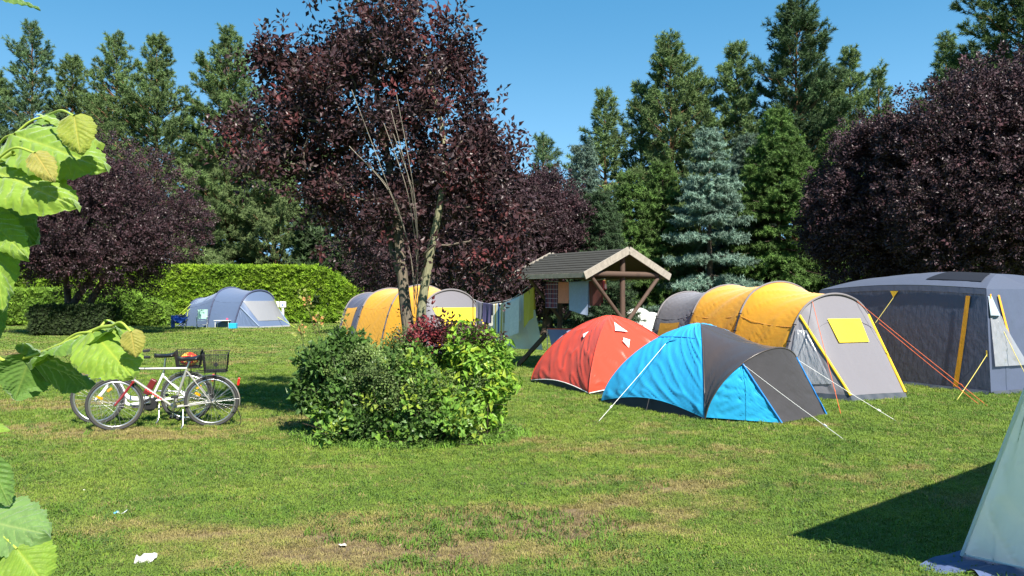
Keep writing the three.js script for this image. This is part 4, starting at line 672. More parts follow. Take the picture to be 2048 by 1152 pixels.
{
  const b = ground(446, 656.5), t = thing('camp_table', 'low white camp table beside the mint chair', 'table', b), w = std(0.7, 0.7, 0.68, 0.5), X = (x, y, d) => b.clone().add(V(x, y, d));
  part('table_top', beam(X(-0.42, 0.42, 0), X(0.42, 0.42, 0), 0.5, 0.03), w, t);
  for (const x of [-0.36, 0.36]) for (const d of [-0.18, 0.18]) part('leg', cyl(X(x, 0, d), X(x, 0.41, d), 0.016, 0.016, 6), w, t);
  const k = ground(466, 657.5), bx = part('storage_box', new RoundedBoxGeometry(0.4, 0.3, 0.3, 2, 0.03), std(0.02, 0.35, 0.6, 0.4)); bx.position.copy(k).setY(0.152); tag(bx, 'bright turquoise box on the grass by the white table', 'box');
  const cup = part('cup', new THREE.LatheGeometry([[0.0, 0], [0.05, 0], [0.06, 0.11], [0.055, 0.11], [0.045, 0.012], [0, 0.012]].map(p => new THREE.Vector2(...p)), 12), std(0.7, 0.08, 0.18, 0.4)); cup.position.copy(X(0.22, 0.437, 0)); tag(cup, 'pink cup standing on the low white table', 'cup');
  const c = ground(362, 658), q = thing('camp_chair', 'blue slouching camp chair at the left end of the far tent', 'chair', c, 'folding chairs at the tents'), bl = fabric(0.02, 0.1, 0.45), Y = (x, y, d) => c.clone().add(V(x, y, d));
  part('seat', wrinkle(grid((u, v) => Y(-0.35 + 0.75 * u, 0.55 - 0.22 * Math.sin(Math.PI * u) * (1 - v * 0.3) + 0.2 * v, -0.25 + 0.45 * v), 16, 12, 0.7, 0.5), 16, 12, 0.04, 4, 4, 4), bl, q);
  part('backrest', wrinkle(grid((u, v) => Y(-0.38 + 0.5 * u, 0.3 + 0.45 * v, 0.25 + 0.1 * v), 12, 10, 0.5, 0.5), 12, 10, 0.04, 4, 4, 6), fabric(0.12, 0.13, 0.16), q);
  part('side_panel', wrinkle(grid((u, v) => Y(-0.42, 0.08 + 0.65 * v, -0.25 + 0.5 * u), 10, 10, 0.5, 0.6), 10, 10, 0.03, 3, 3, 8), bl, q);
  for (const [x, x1] of [[-0.3, 0.3], [0.3, -0.3]]) for (const d of [-0.2, 0.2]) part('leg', cyl(Y(x, 0, d), Y(x1, 0.5, d), 0.014, 0.014, 6), blackMat, q);
  for (const [px, h, l] of [[552.5, 1.42, 'white electric hook-up post, left of the pair by the hedge'], [566, 1.42, 'white electric hook-up post, right of the pair by the hedge']]) {
    const e = ground(px, 650), o = thing('power_post', l, 'post', e, 'white power posts by the hedge'), wm = std(0.78, 0.78, 0.76, 0.45);
    part('post', beam(e.clone(), e.clone().setY(h - 0.32), 0.12, 0.12, new THREE.Vector3(0, 0, 1)), wm, o); const hb = part('box', beam(e.clone().setY(h - 0.36), e.clone().setY(h), 0.34, 0.2, new THREE.Vector3(0, 0, 1), 0.02), wm, o);
    part('socket', new THREE.CylinderGeometry(0.05, 0.05, 0.03, 12).rotateX(Math.PI / 2).translate(e.x, h - 0.2, e.z + 0.11), std(0.1, 0.2, 0.5, 0.5), hb);
  }
}

// ---------------------------------------------------------------- bicycles
const tyreMat = std(0.035, 0.035, 0.036, 0.85), rimMat = std(0.55, 0.55, 0.56, 0.3, 0.9), spokeMat = std(0.6, 0.6, 0.6, 0.35, 0.8), amber = std(0.85, 0.32, 0.0, 0.3), redLens = std(0.6, 0.02, 0.015, 0.25), saddleMat = std(0.012, 0.014, 0.018, 0.38);
function bicycle(name, label, rear, front, o) {
  const fwd = front.clone().sub(rear).normalize(), lat = new THREE.Vector3(-fwd.z, 0, fwd.x); if (lat.z < 0) lat.negate();   // lat points to the camera
  const lean = o.lean ?? 0.09, up = YUP.clone().addScaledVector(lat, lean).normalize(), lat2 = lat.clone().addScaledVector(YUP, -lean).normalize();
  const B = (x, y, z = 0) => rear.clone().addScaledVector(fwd, x).addScaledVector(up, y).addScaledVector(lat2, z), wb = rear.distanceTo(front), R = 0.345;
  const t = thing(name, label, 'bicycle', lerp(rear, front, 0.5), 'bicycles parked on the lawn');
  const wheel = (x, steer, nm) => {
    const f2 = fwd.clone().multiplyScalar(Math.cos(steer)).addScaledVector(lat2, Math.sin(steer)), l2 = new THREE.Vector3().crossVectors(f2, up).normalize(), c = B(x, R), basis = new THREE.Matrix4().makeBasis(f2, up, l2).setPosition(c);
    const ap = g => g.applyMatrix4(basis), w = part('wheel', ap(new THREE.CylinderGeometry(0.022, 0.022, 0.1, 10).rotateX(Math.PI / 2)), chrome, t);
    part('tyre', ap(new THREE.TorusGeometry(R - 0.021, 0.021, 8, 48)), tyreMat, w);
    part('rim', ap(new THREE.LatheGeometry([[R - 0.062, -0.008], [R - 0.058, -0.013], [R - 0.04, -0.014], [R - 0.036, 0], [R - 0.04, 0.014], [R - 0.058, 0.013], [R - 0.062, 0.008], [R - 0.062, -0.008]].map(p => new THREE.Vector2(...p)), 48).rotateX(Math.PI / 2)), rimMat, w);
    const sp = []; for (let i = 0; i < 28; i++) { const a = i / 28 * 6.2832, b = a + (i % 2 ? 0.5 : -0.5), z = (i % 4 < 2 ? 0.03 : -0.03); sp.push(cyl(new THREE.Vector3(Math.cos(b) * 0.024, Math.sin(b) * 0.024, z), new THREE.Vector3(Math.cos(a) * (R - 0.06), Math.sin(a) * (R - 0.06), 0), 0.0014, 0.0014, 4)); }
    part('spokes', ap(plainMerge(sp)), spokeMat, w);
    for (const a of o.refl ?? [0.35]) part('reflector', ap(new RoundedBoxGeometry(0.03, 0.075, 0.012, 1, 0.004).translate(0, 0.2, 0.02).rotateZ(a)), amber, w);
    return { f2, l2, c, w };
  };
  const rw = wheel(0, 0), fw = wheel(wb, o.steer ?? 0);
  const fr = (p, q, r, m = o.frameMat, nm = 'frame_tube') => part(nm, cyl(p, q, r, r, 9), m, t);
  const BB = B(o.bb[0], o.bb[1]), ht = B(...o.headTop), hb = B(...o.headBot), sc = B(...o.seat);
  fr(hb, ht, 0.021, o.frameMat, 'head_tube');
  if (o.style === 'diamond') { fr(ht.clone().lerp(hb, 0.12), sc, 0.0165, o.frameMat, 'top_tube'); const dt = part('down_tube', cyl(hb.clone().lerp(ht, 0.1), BB, 0.0185, 0.0185, 10), o.frameMat, t);
    const ax = BB.clone().sub(hb).normalize(), nn = new THREE.Vector3().crossVectors(ax, lat2).normalize(); if (nn.y < 0) nn.negate();
    for (let k = 0; k < 7; k++) part('lettering', beam(hb.clone().lerp(BB, 0.3 + k * 0.06).addScaledVector(lat2, 0.0165).addScaledVector(nn, 0.003), hb.clone().lerp(BB, 0.34 + k * 0.06).addScaledVector(lat2, 0.0165).addScaledVector(nn, 0.003), 0.024, 0.006, lat2, 0.002), std(0.55, 0.03, 0.04, 0.5), dt); }
  else { part('down_tube', tube([hb.clone().lerp(ht, 0.4), B(o.headBot[0] - 0.08, 0.52), B(o.bb[0] + 0.28, 0.36), B(o.bb[0] + 0.02, o.bb[1] + 0.03)], 0.032, 9, 24), o.frameMat, t); part('down_tube', tube([hb.clone(), B(o.headBot[0] - 0.12, 0.42), B(o.bb[0] + 0.3, 0.27), BB], 0.024, 9, 24), o.frameMat, t);
    part('battery', beam(B(o.bb[0] - 0.02, o.bb[1] + 0.1).lerp(sc, -0.02), B(o.seat[0] + 0.04, o.seat[1] - 0.08), 0.07, 0.09, fwd, 0.02).translate(-fwd.x * -0.075, 0, -fwd.z * -0.075), std(0.12, 0.012, 0.012, 0.4), t);
    part('motor', new THREE.CylinderGeometry(0.09, 0.09, 0.13, 20).rotateX(Math.PI / 2).applyMatrix4(new THREE.Matrix4().makeBasis(fwd, up, lat2.clone().negate()).setPosition(BB.clone().addScaledVector(up, -0.04))), blackMat, t); }
  fr(sc, BB, 0.0165, o.frameMat, 'seat_tube');
  for (const z of [-0.055, 0.055]) { fr(BB.clone().addScaledVector(lat2, z * 0.5), B(0, R, z), 0.0095, o.frameMat, 'chain_stay'); fr(sc.clone().addScaledVector(up, -0.04).addScaledVector(lat2, z * 0.3), B(0, R, z), 0.0085, o.frameMat, 'seat_stay'); }
  for (const s of [-1, 1]) part('fork_blade', tube([hb.clone().addScaledVector(fw.l2, s * 0.03).addScaledVector(up, -0.01), hb.clone().lerp(fw.c, 0.6).addScaledVector(fw.l2, s * 0.045).addScaledVector(fw.f2, -0.012), fw.c.clone().addScaledVector(fw.l2, s * 0.05)], 0.0125, 8, 16), o.forkMat, t);
  fr(hb.clone().addScaledVector(fw.l2, -0.035).addScaledVector(up, -0.01), hb.clone().addScaledVector(fw.l2, 0.035).addScaledVector(up, -0.01), 0.018, o.forkMat, 'fork_crown');
  // saddle
  const sp = B(...o.saddle); fr(sc, sp.clone().addScaledVector(up, -0.04), 0.0135, chrome, 'seat_post');
  part('saddle', grid((u, v) => { const x = -0.13 + 0.28 * v, w = 0.088 * (1 - 0.78 * smooth(0.15, 0.75, v)) * Math.sqrt(Math.max(0, 1 - Math.pow(Math.abs(2 * v - 1), 6))), a = u * 6.2832; return sp.clone().addScaledVector(fwd, x).addScaledVector(lat2, Math.cos(a) * w).addScaledVector(up, (Math.sin(a) > 0 ? 0.02 : 0.034) * Math.sin(a) + 0.03 * Math.pow(2 * v - 1, 2) * (v < 0.5 ? 1 : 0.3) * (Math.sin(a) > 0 ? 1 : 0.5)); }, 16, 14), saddleMat, t);
  // handlebar on a stem
  const st = ht.clone().addScaledVector(up, 0.1), hbm = st.clone().addScaledVector(fw.f2, 0.05).addScaledVector(up, 0.02); fr(ht, st, 0.013, chrome, 'stem'); fr(st, hbm, 0.014, chrome, 'stem');
  const hp = s => hbm.clone().addScaledVector(fw.l2, s * 0.28).addScaledVector(fw.f2, -0.2).addScaledVector(up, 0.05);
  const bar = part('handlebar', tube([hp(-1), hbm.clone().addScaledVector(fw.l2, -0.16).addScaledVector(up, 0.03), hbm, hbm.clone().addScaledVector(fw.l2, 0.16).addScaledVector(up, 0.03), hp(1)], 0.0115, 8, 30), blackMat, t);
  for (const s of [-1, 1]) { part('grip', cyl(hp(s), hp(s).addScaledVector(fw.l2, -s * 0.05).addScaledVector(fw.f2, 0.11), 0.017, 0.016, 8), blackMat, bar); part('brake_lever', tube([hp(s).addScaledVector(fw.l2, -s * 0.12).addScaledVector(fw.f2, 0.05), hp(s).addScaledVector(fw.f2, 0.07).addScaledVector(up, -0.03)], 0.006, 5, 6), chrome, bar); }
  for (const s of [-1, 1]) part('brake_cable', tube([hp(s).addScaledVector(fw.l2, -s * 0.1), hbm.clone().addScaledVector(fw.f2, 0.1).addScaledVector(up, 0.03).addScaledVector(fw.l2, s * 0.06), hb.clone().addScaledVector(fw.f2, 0.05).addScaledVector(up, 0.04), hb.clone().lerp(sc, 0.2).addScaledVector(up, -0.02)], 0.0035, 4, 20), blackMat, t);
  // mudguards
  const guard = (c, f, l, a0, a1, m, w = 0.026) => part('mudguard', grid((u, v) => { const a = a0 + (a1 - a0) * v, q = (u - 0.5) * 2; return c.clone().addScaledVector(f, Math.cos(a) * (R + 0.018 - 0.012 * q * q)).addScaledVector(up, Math.sin(a) * (R + 0.018 - 0.012 * q * q)).addScaledVector(l, q * w); }, 6, 40), m, t);
  guard(rw.c, fwd, lat2, 0.15 * Math.PI, 1.06 * Math.PI, o.guardMat); guard(fw.c, fw.f2, fw.l2, 0.22 * Math.PI, 1.12 * Math.PI, o.guardMat2 ?? o.guardMat);
  for (const s of [-1, 1]) for (const a of [0.97, 0.8]) part('mudguard_stay', cyl(B(0, R, s * 0.055), rw.c.clone().addScaledVector(fwd, Math.cos(a * Math.PI) * R * 1.04).addScaledVector(up, Math.sin(a * Math.PI) * R * 1.04).addScaledVector(lat2, s * 0.02), 0.003, 0.003, 4), chrome, t);
  part('tail_light', beam(B(-R * 0.97, 0.555), B(-R * 1.02, 0.655), 0.045, 0.03, fwd), redLens, t);
  // rack
  const ry = 0.755, rk = part('rack', plainMerge([tube([B(0.2, ry, 0.05), B(-0.12, ry, 0.06), B(-0.2, ry, 0.03), B(-0.2, ry, -0.03), B(-0.12, ry, -0.06), B(0.2, ry, -0.05)], 0.006, 6, 30), cyl(B(0, R, 0.06), B(-0.06, ry, 0.06), 0.005, 0.005, 5), cyl(B(0, R, -0.06), B(-0.06, ry, -0.06), 0.005, 0.005, 5), cyl(B(0, R, 0.06), B(0.08, ry, 0.06), 0.005, 0.005, 5), cyl(B(-0.08, ry, -0.06), B(-0.08, ry, 0.06), 0.005, 0.005, 5), cyl(B(0.08, ry, -0.06), B(0.08, ry, 0.06), 0.005, 0.005, 5)]), o.rackMat ?? blackMat, t);
  // drive train
  const cr = part('crankset', new THREE.TorusGeometry(0.085, 0.006, 6, 30).applyMatrix4(new THREE.Matrix4().makeBasis(fwd, up, lat2).setPosition(BB.clone().addScaledVector(lat2, -0.055))), chrome, t);
  for (const s of [-1, 1]) { const a = o.crank ?? -1.7, e = BB.clone().addScaledVector(fwd, Math.cos(a) * 0.17 * s).addScaledVector(up, Math.sin(a) * 0.17 * s); const z = s * 0.085; part('crank_arm', cyl(BB.clone().addScaledVector(lat2, z), e.clone().addScaledVector(lat2, z), 0.011, 0.009, 7), chrome, cr); part('pedal', beam(e.clone().addScaledVector(lat2, z + s * 0.01), e.clone().addScaledVector(lat2, z + s * 0.1), 0.085, 0.025, up), blackMat, cr); }
  fr(BB.clone().addScaledVector(lat2, -0.09), BB.clone().addScaledVector(lat2, 0.09), 0.02, chrome, 'bottom_bracket');
  if (o.chainCase) part('chain_guard', tube([B(0.02, R + 0.06, -0.06), B(o.bb[0], o.bb[1] + 0.11, -0.06), B(o.bb[0] + 0.11, o.bb[1], -0.06), B(o.bb[0], o.bb[1] - 0.1, -0.06), B(0.02, R - 0.05, -0.06)], 0.012, 6, 40), rimMat, t);
  else part('chain', tube([B(0.0, R + 0.035, -0.055), B(o.bb[0], o.bb[1] + 0.085, -0.055), B(o.bb[0] + 0.085, o.bb[1], -0.055), B(o.bb[0], o.bb[1] - 0.085, -0.055), B(0, R - 0.035, -0.055)], 0.005, 5, 40, true), std(0.1, 0.1, 0.1, 0.5, 0.7), t);
  const kf = B(o.bb[0] - 0.12, 0.26, 0.05); part('kickstand', tube([kf, kf.clone().lerp(B(o.bb[0] - 0.12, 0, 0.2), 0.8), B(o.bb[0] - 0.08, 0, 0.24).setY(0.008)], 0.009, 7, 12), rimMat, t);
  const hl = hb.clone().addScaledVector(fw.f2, 0.07).addScaledVector(up, 0.09); const lamp = part('headlamp', new THREE.CylinderGeometry(0.035, 0.022, 0.07, 12).applyMatrix4(new THREE.Matrix4().makeBasis(lat2, fw.f2, up).setPosition(hl)), o.lampMat ?? blackMat, t); part('bracket', cyl(hl, hb, 0.006, 0.006, 5), blackMat, lamp);
  return { t, B, rk };
}
function meshPanel(p, q, r, s, nu, nv, w = 0.0022) { const out = []; for (let i = 0; i <= nu; i++) out.push(cyl(lerp(p, q, i / nu), lerp(s, r, i / nu), w, w, 3)); for (let j = 0; j <= nv; j++) out.push(cyl(lerp(p, s, j / nv), lerp(q, r, j / nv), w, w, 3)); return out; }
function basket(parent, B, x0, x1, y0, y1, hz) {
  const c = (x, y, z) => B(x, y, z), k = 0.85, L = [[x0, -hz], [x1, -hz], [x1, hz], [x0, hz]], bot = L.map(([x, z]) => c((x - (x0 + x1) / 2) * k + (x0 + x1) / 2, y0, z * k)), top = L.map(([x, z]) => c(x, y1, z));
  const b = part('basket', plainMerge([...top, top[0]].slice(0, 4).map((p, i) => cyl(p, top[(i + 1) % 4], 0.005, 0.005, 5))), blackMat, parent);
  for (let i = 0; i < 4; i++) part('wire_side', plainMerge(meshPanel(bot[i], bot[(i + 1) % 4], top[(i + 1) % 4], top[i], 14, 11)), blackMat, b);
  part('wire_floor', plainMerge(meshPanel(bot[0], bot[1], bot[2], bot[3], 12, 12)), blackMat, b);
  for (const s of [1]) part('badge', new THREE.CircleGeometry(0.028, 16).applyMatrix4(new THREE.Matrix4().lookAt(new THREE.Vector3(0, 0, 1), new THREE.Vector3(), YUP).setPosition(lerp(lerp(bot[2], bot[3], 0.45), lerp(top[2], top[3], 0.45), 0.45).add(V(0, 0, -0.008)))), blackMat, b);
}
const silver = std(0.48, 0.46, 0.42, 0.35, 0.55), whitePaint = new THREE.MeshPhysicalMaterial({ color: rgb(0.76, 0.76, 0.76), roughness: 0.35, clearcoat: 0.6 }), redPaint = new THREE.MeshPhysicalMaterial({ color: rgb(0.22, 0.012, 0.014), roughness: 0.3, clearcoat: 0.8 });
{
  const b2 = bicycle('electric_bicycle', 'white step-through electric bicycle behind the silver one', V(-4.54, 0, 11.02), V(-5.65, 0, 10.74), { style: 'step', bb: [0.47, 0.3], headTop: [0.86, 0.86], headBot: [0.93, 0.66], seat: [0.3, 0.68], saddle: [0.27, 0.93], steer: -0.12, frameMat: whitePaint, forkMat: whitePaint, guardMat: std(0.08, 0.08, 0.085, 0.5), refl: [0.9], crank: -0.3, chainCase: true, rackMat: blackMat, lean: 0.05 });
  basket(b2.rk, b2.B, 0.14, -0.2, 0.77, 0.99, 0.16);
  const c = b2.B(-0.03, 0.86), bagT = printTex((u, v) => { const h = hash(Math.floor(u * 14 + noise2(u * 9, v * 9) * 2), Math.floor(v * 10), 3); return h < 0.45 ? [0.65, 0.04, 0.02] : h < 0.72 ? [0.85, 0.3, 0.02] : h < 0.85 ? [0.8, 0.6, 0.1] : [0.25, 0.02, 0.02]; });
  const m = part('pannier_bag', grid((u, v) => { const a = u * 6.283, k = Math.sin(Math.PI * clamp(v, 0.001, 0.999)); return c.clone().addScaledVector(V(-0.97, 0, 0.25), Math.cos(a) * 0.13 * Math.sqrt(k)).add(V(0, (v - 0.5) * 0.19 + 0.02 * noise2(u * 6, v * 5) , 0)).addScaledVector(V(0.25, 0, 0.97), Math.sin(a) * 0.115 * Math.sqrt(k) * (0.85 + 0.3 * noise2(u * 5, v * 4, 0, 2))); }, 28, 14, 1, 1), new THREE.MeshStandardMaterial({ map: bagT, roughness: 0.6 }));
  tag(m, 'red and orange patterned bag lying in the rear wire basket', 'bag');
  const b1 = bicycle('city_bicycle', 'silver bicycle with red fork and black wire rear basket', V(-4.02, 0, 10.56), V(-5.15, 0, 10.24), { style: 'diamond', bb: [0.47, 0.285], headTop: [0.9, 0.83], headBot: [0.955, 0.65], seat: [0.3, 0.8], saddle: [0.265, 0.93], steer: 0.16, frameMat: silver, forkMat: redPaint, guardMat: silver, guardMat2: std(0.05, 0.05, 0.05, 0.6), refl: [-1.05], crank: 1.75, lean: 0.1 });
  basket(b1.rk, b1.B, 0.1, -0.22, 0.76, 1.0, 0.16);
  const q = b1.B; part('lock_cable', tube([q(-0.05, 0.36, 0.06), q(-0.15, 0.28, 0.12), q(-0.28, 0.3, 0.1), q(-0.36, 0.18, 0.1), q(-0.37, 0.04, 0.12).setY(0.05), q(-0.28, 0, 0.1).setY(0.012), q(-0.4, 0, 0.2).setY(0.012), q(-0.55, 0, 0.26).setY(0.01)], 0.006, 6, 60), blackMat, b1.t);
}

// ---------------------------------------------------------------- plum tree in the shrub island
{
  reseed(500);
  const D0 = 10.2, base = V(-1.28, 0, D0), t = thing('plum_tree', 'tall open purple plum tree rising from the shrub island', 'tree', base);
  const trunks = [[V(-1.3, 0, D0), at(820, 700, D0), at(812, 620, D0), at(806, 560, D0), at(799, 490, D0 + 0.05), at(790, 400, D0 + 0.1), at(770, 290, D0 + 0.1), at(752, 170, D0), at(748, 60, D0)],
    [V(-1.16, 0, D0 - 0.1), at(842, 700, D0 - 0.1), at(842, 640, D0 - 0.1), at(850, 570, D0 - 0.15), at(862, 500, D0 - 0.2), at(878, 420, D0 - 0.3), at(890, 330, D0 - 0.3), at(876, 220, D0 - 0.25), at(850, 110, D0 - 0.1)],
    [at(806, 560, D0), at(786, 500, D0 + 0.2), at(770, 430, D0 + 0.4), at(700, 330, D0 + 0.6), at(640, 240, D0 + 0.7)]];
  const tr = part('trunk', trunkGeo(trunks[0], 0.098, 0.022, 12, 1.2), bark(0.12, 0.1, 0.075), t);
  const tr2 = part('trunk', trunkGeo(trunks[1], 0.08, 0.02, 12, 1.25), bark(0.2, 0.2, 0.125), t);
  part('trunk', trunkGeo(trunks[2], 0.055, 0.014, 9, 1.1), bark(0.12, 0.12, 0.085), t);
  for (let i = 0; i < 7; i++) { const a = at(828 + i * 1.5, 600 + rr(-10, 30), D0 - 0.12), x = rr(-60, 35); part('shoot', tube([a, at(832 + x * 0.25, 500, D0 - 0.5), at(815 + x * 0.7, 380, D0 - 1.0), at(770 + x * 1.3, 230 + rr(-60, 80), D0 - 1.35 + rr(-0.3, 0.3))], 0.0042, 5, 24), bark(0.3, 0.26, 0.22), tr2); }
  const blobs = [[760, 50, 115, 130, 1], [660, 140, 95, 90, 0.9], [585, 235, 75, 75, 0.7], [690, 250, 120, 95, 0.9], [830, 180, 85, 120, 0.9], [885, 310, 90, 90, 0.8], [960, 330, 60, 70, 0.6], [760, 360, 140, 70, 0.35], [985, 430, 80, 105, 0.8], [925, 480, 110, 80, 0.4], [640, 375, 80, 75, 0.6], [730, -110, 120, 120, 0.8], [560, 320, 95, 40, 0.6], [690, 470, 70, 60, 0.18], [480, 270, 35, 25, 0.15], [535, 120, 30, 35, 0.15], [905, 110, 35, 60, 0.2], [955, 200, 30, 40, 0.12], [1000, 520, 40, 60, 0.2], [700, 405, 95, 60, 0.35], [830, 430, 90, 50, 0.2]];
  const tot = blobs.reduce((s, b) => s + b[4], 0), list = [[], [], []], goals = [];
  const pick = () => { let r = rnd() * tot; for (const b of blobs) { r -= b[4]; if (r <= 0) return b; } return blobs[0]; };
  while (goals.length < 360) { const b = pick(), v = new THREE.Vector3(gauss(), gauss(), gauss()).normalize().multiplyScalar(Math.pow(rnd(), 0.4)); goals.push(at(b[0] + v.x * b[2], b[1] + v.y * b[3], D0 + v.z * (0.5 + b[2] / 150))); }
  const lg = growLimbs(trunks, goals, 0.0055, 0.05, 0.07, 4);
  part('limbs', lg.geo, bark(0.15, 0.125, 0.1), tr);
  const add = (p, dir, s) => { const h = rnd(), c = h < 0.6 ? [0.030, 0.012, 0.0155] : h < 0.88 ? [0.045, 0.014, 0.016] : h < 0.94 ? [0.085, 0.017, 0.018] : [0.07, 0.045, 0.042], k = rr(0.7, 1.3); list[(rnd() * 3) | 0].push([p.x, p.y, p.z, ...dir, s, c[0] * k, c[1] * k, c[2] * k]); };
  for (const g of goals) for (let k = 0; k < 9; k++) { const p = g.clone().add(new THREE.Vector3(gauss(), gauss(), gauss()).multiplyScalar(0.125)); add(p, [gauss(), gauss() * 0.8 + 0.1, gauss()], rr(0.75, 1.2)); }
  for (const n of lg.nodes) if (!n.trunk && n.n < 4 && rnd() < 0.8) add(n.p, [gauss(), 0.5 * gauss(), gauss()], rr(0.7, 1.1));
  list.forEach((l, i) => scatter('crown', plumSpray[i], plumMat, t, l));
  const su = []; for (let i = 0; i < 130; i++) { const p = at(900 + gauss() * 42, 684 + gauss() * 16, 9.75 + gauss() * 0.2), k = rr(0.6, 1.4); su.push([p.x, p.y, p.z, gauss() * 0.5, 0.8, gauss() * 0.5, rr(0.6, 0.9), 0.045 * k, 0.014, 0.018]); }
  for (let i = 0; i < 40; i++) { const p = at(855 + gauss() * 22, 682 + gauss() * 16, 9.6 + gauss() * 0.1); su.push([p.x, p.y, p.z, gauss() * 0.5, 0.8, gauss() * 0.5, rr(0.6, 0.9), 0.16, 0.02, 0.025]); }
  scatter('sucker_leaves', plumSpray[0], plumMat, t, su);
  part('sucker_stems', plainMerge(Array.from({ length: 16 }, () => cyl(V(-1.0 + rr(-0.15, 0.15), 0.2, 9.95), at(895 + gauss() * 45, 660 + gauss() * 18, 9.75), 0.007, 0.003, 5))), bark(0.1, 0.06, 0.05), t);
}
// ---------------------------------------------------------------- shrubs round its foot
{
  const roundSpray = [1, 2].map(s => sprayGeo(150 + s, 9, 0.06, 0.05, 0.14, 1, { droop: 0.1 })), smallSpray = [1, 2].map(s => sprayGeo(160 + s, 14, 0.03, 0.021, 0.14)), longSpray = [1, 2].map(s => sprayGeo(170 + s, 9, 0.095, 0.042, 0.2, 1, { hang: true, droop: 0.3 }));
  const shrubMat = leafMat({ through: 0.3, coat: 0.35, coatRough: 0.35 }), twigMat = bark(0.11, 0.08, 0.055);
  function shrub(name, label, cx, cd, lobes, geos, n, colf, size, twigs) {
    const b = V(cx, 0, cd), t = thing(name, label, 'shrub', b, 'shrubs of the planted island'), list = [[], []], stems = [];
    lobes = lobes.flatMap(l => Array.from({ length: 7 }, () => { const v = new THREE.Vector3(gauss(), gauss(), gauss()).normalize(), k = rr(0.55, 0.95), r = l[3] * rr(0.24, 0.42); return [l[0] + v.x * l[3] * k, Math.max(r * 0.7, l[1] + v.y * l[4] * k + (rnd() < 0.25 ? 0.12 : 0)), l[2] - v.z * l[3] * k, r, r * rr(0.8, 1.3)]; }));
    const w = lobes.reduce((s, l) => s + l[3] * l[4], 0);
    for (let i = 0; i < n; i++) {
      let r = rnd() * w, L = lobes[0]; for (const l of lobes) { r -= l[3] * l[4]; if (r <= 0) { L = l; break; } }
      const v = new THREE.Vector3(gauss(), gauss(), gauss()).normalize(), k = Math.pow(rnd(), 0.3) * (0.72 + 0.5 * noise3(v.x * 2.2 + L[0] * 3, v.y * 2.2, v.z * 2.2, 5)) * rr(0.9, 1.18);
      const p = V(L[0] + v.x * L[3] * k, L[1] + v.y * L[4] * k, L[2] - v.z * L[3] * k); if (p.y < 0.03) p.y = rr(0.03, 0.2);
      if (noise3(p.x * 4.5, p.y * 4.5, p.z * 4.5, 13) < 0.4) continue;
      const c = colf(p), q = rr(0.7, 1.3);
      list[i & 1].push([p.x, p.y, p.z, v.x + gauss() * 0.5, v.y * 0.5 + 0.45 + gauss() * 0.4, v.z + gauss() * 0.5, size * rr(0.7, 1.25), c[0] * q, c[1] * q, c[2] * q]);
      if (i % Math.ceil(n / twigs) === 0) stems.push(tube([V(cx + (L[0] - cx) * 0.45 + gauss() * 0.1, 0, cd + (L[2] - cd) * 0.45 + gauss() * 0.1), lerp(V(cx + (L[0] - cx) * 0.6, 0, L[2]), p, 0.55).add(new THREE.Vector3(gauss(), gauss(), gauss()).multiplyScalar(0.06)), p], 0.004, 4, 5));
    }
    for (let i = 0; i < twigs; i++) { const L = lobes[(rnd() * lobes.length) | 0], a = V(L[0] + gauss() * L[3] * 0.5, rr(0.02, L[1]), L[2] + gauss() * L[3] * 0.5); stems.push(cyl(a, a.clone().add(new THREE.Vector3(gauss(), Math.abs(gauss()) * 0.9, gauss()).multiplyScalar(0.22)), 0.004, 0.0015, 3)); }
    part('stems', plainMerge(stems), twigMat, t);
    list.forEach((l, i) => scatter('foliage', geos[i], shrubMat, t, l));
    return t;
  }
  reseed(600);
  shrub('broadleaf_shrub', 'dark green broad-leaved shrub, west end of the planted island', -2.2, 9.9, [[-2.1, 0.5, 9.9, 0.5, 0.42], [-2.3, 0.75, 9.9, 0.3, 0.25], [-1.95, 0.32, 9.55, 0.42, 0.32], [-1.85, 0.75, 9.8, 0.35, 0.25], [-2.45, 0.6, 10.1, 0.22, 0.3], [-1.4, 0.72, 9.5, 0.22, 0.16], [-1.25, 0.2, 9.3, 0.25, 0.15]], roundSpray, 3300, p => noise2(p.x * 3, p.y * 3, 0, 7) > 0.62 ? [0.14, 0.26, 0.025] : [0.065, 0.14, 0.02], 1.25, 90);
  shrub('small_leaved_shrub', 'twiggy small-leaved olive shrub, middle of the planted island', -1.3, 9.85, [[-1.55, 0.5, 9.6, 0.55, 0.48], [-1.05, 0.5, 9.55, 0.5, 0.48], [-1.3, 0.78, 9.75, 0.5, 0.28], [-0.8, 0.75, 9.8, 0.42, 0.28], [-1.7, 0.8, 9.75, 0.3, 0.22], [-0.7, 0.4, 9.55, 0.35, 0.35], [-2.0, 0.7, 9.55, 0.22, 0.2], [-0.5, 0.55, 9.5, 0.2, 0.2]], smallSpray, 6200, p => noise2(p.x * 4, p.y * 4, 0, 9) > 0.6 ? [0.15, 0.225, 0.05] : [0.095, 0.15, 0.035], 1.1, 420);
  shrub('lime_leaved_shrub', 'bright lime green long-leaved shrub, east end of the planted island', -0.5, 9.85, [[-0.5, 0.82, 9.8, 0.38, 0.32], [-0.32, 0.6, 9.8, 0.28, 0.5], [-0.42, 0.35, 9.6, 0.28, 0.3], [-0.72, 0.92, 9.75, 0.28, 0.22], [-0.95, 0.6, 9.4, 0.18, 0.2], [-1.15, 0.95, 9.7, 0.2, 0.12]], longSpray, 2300, p => rnd() < 0.25 ? [0.28, 0.38, 0.02] : [0.16, 0.31, 0.022], 1.15, 60);
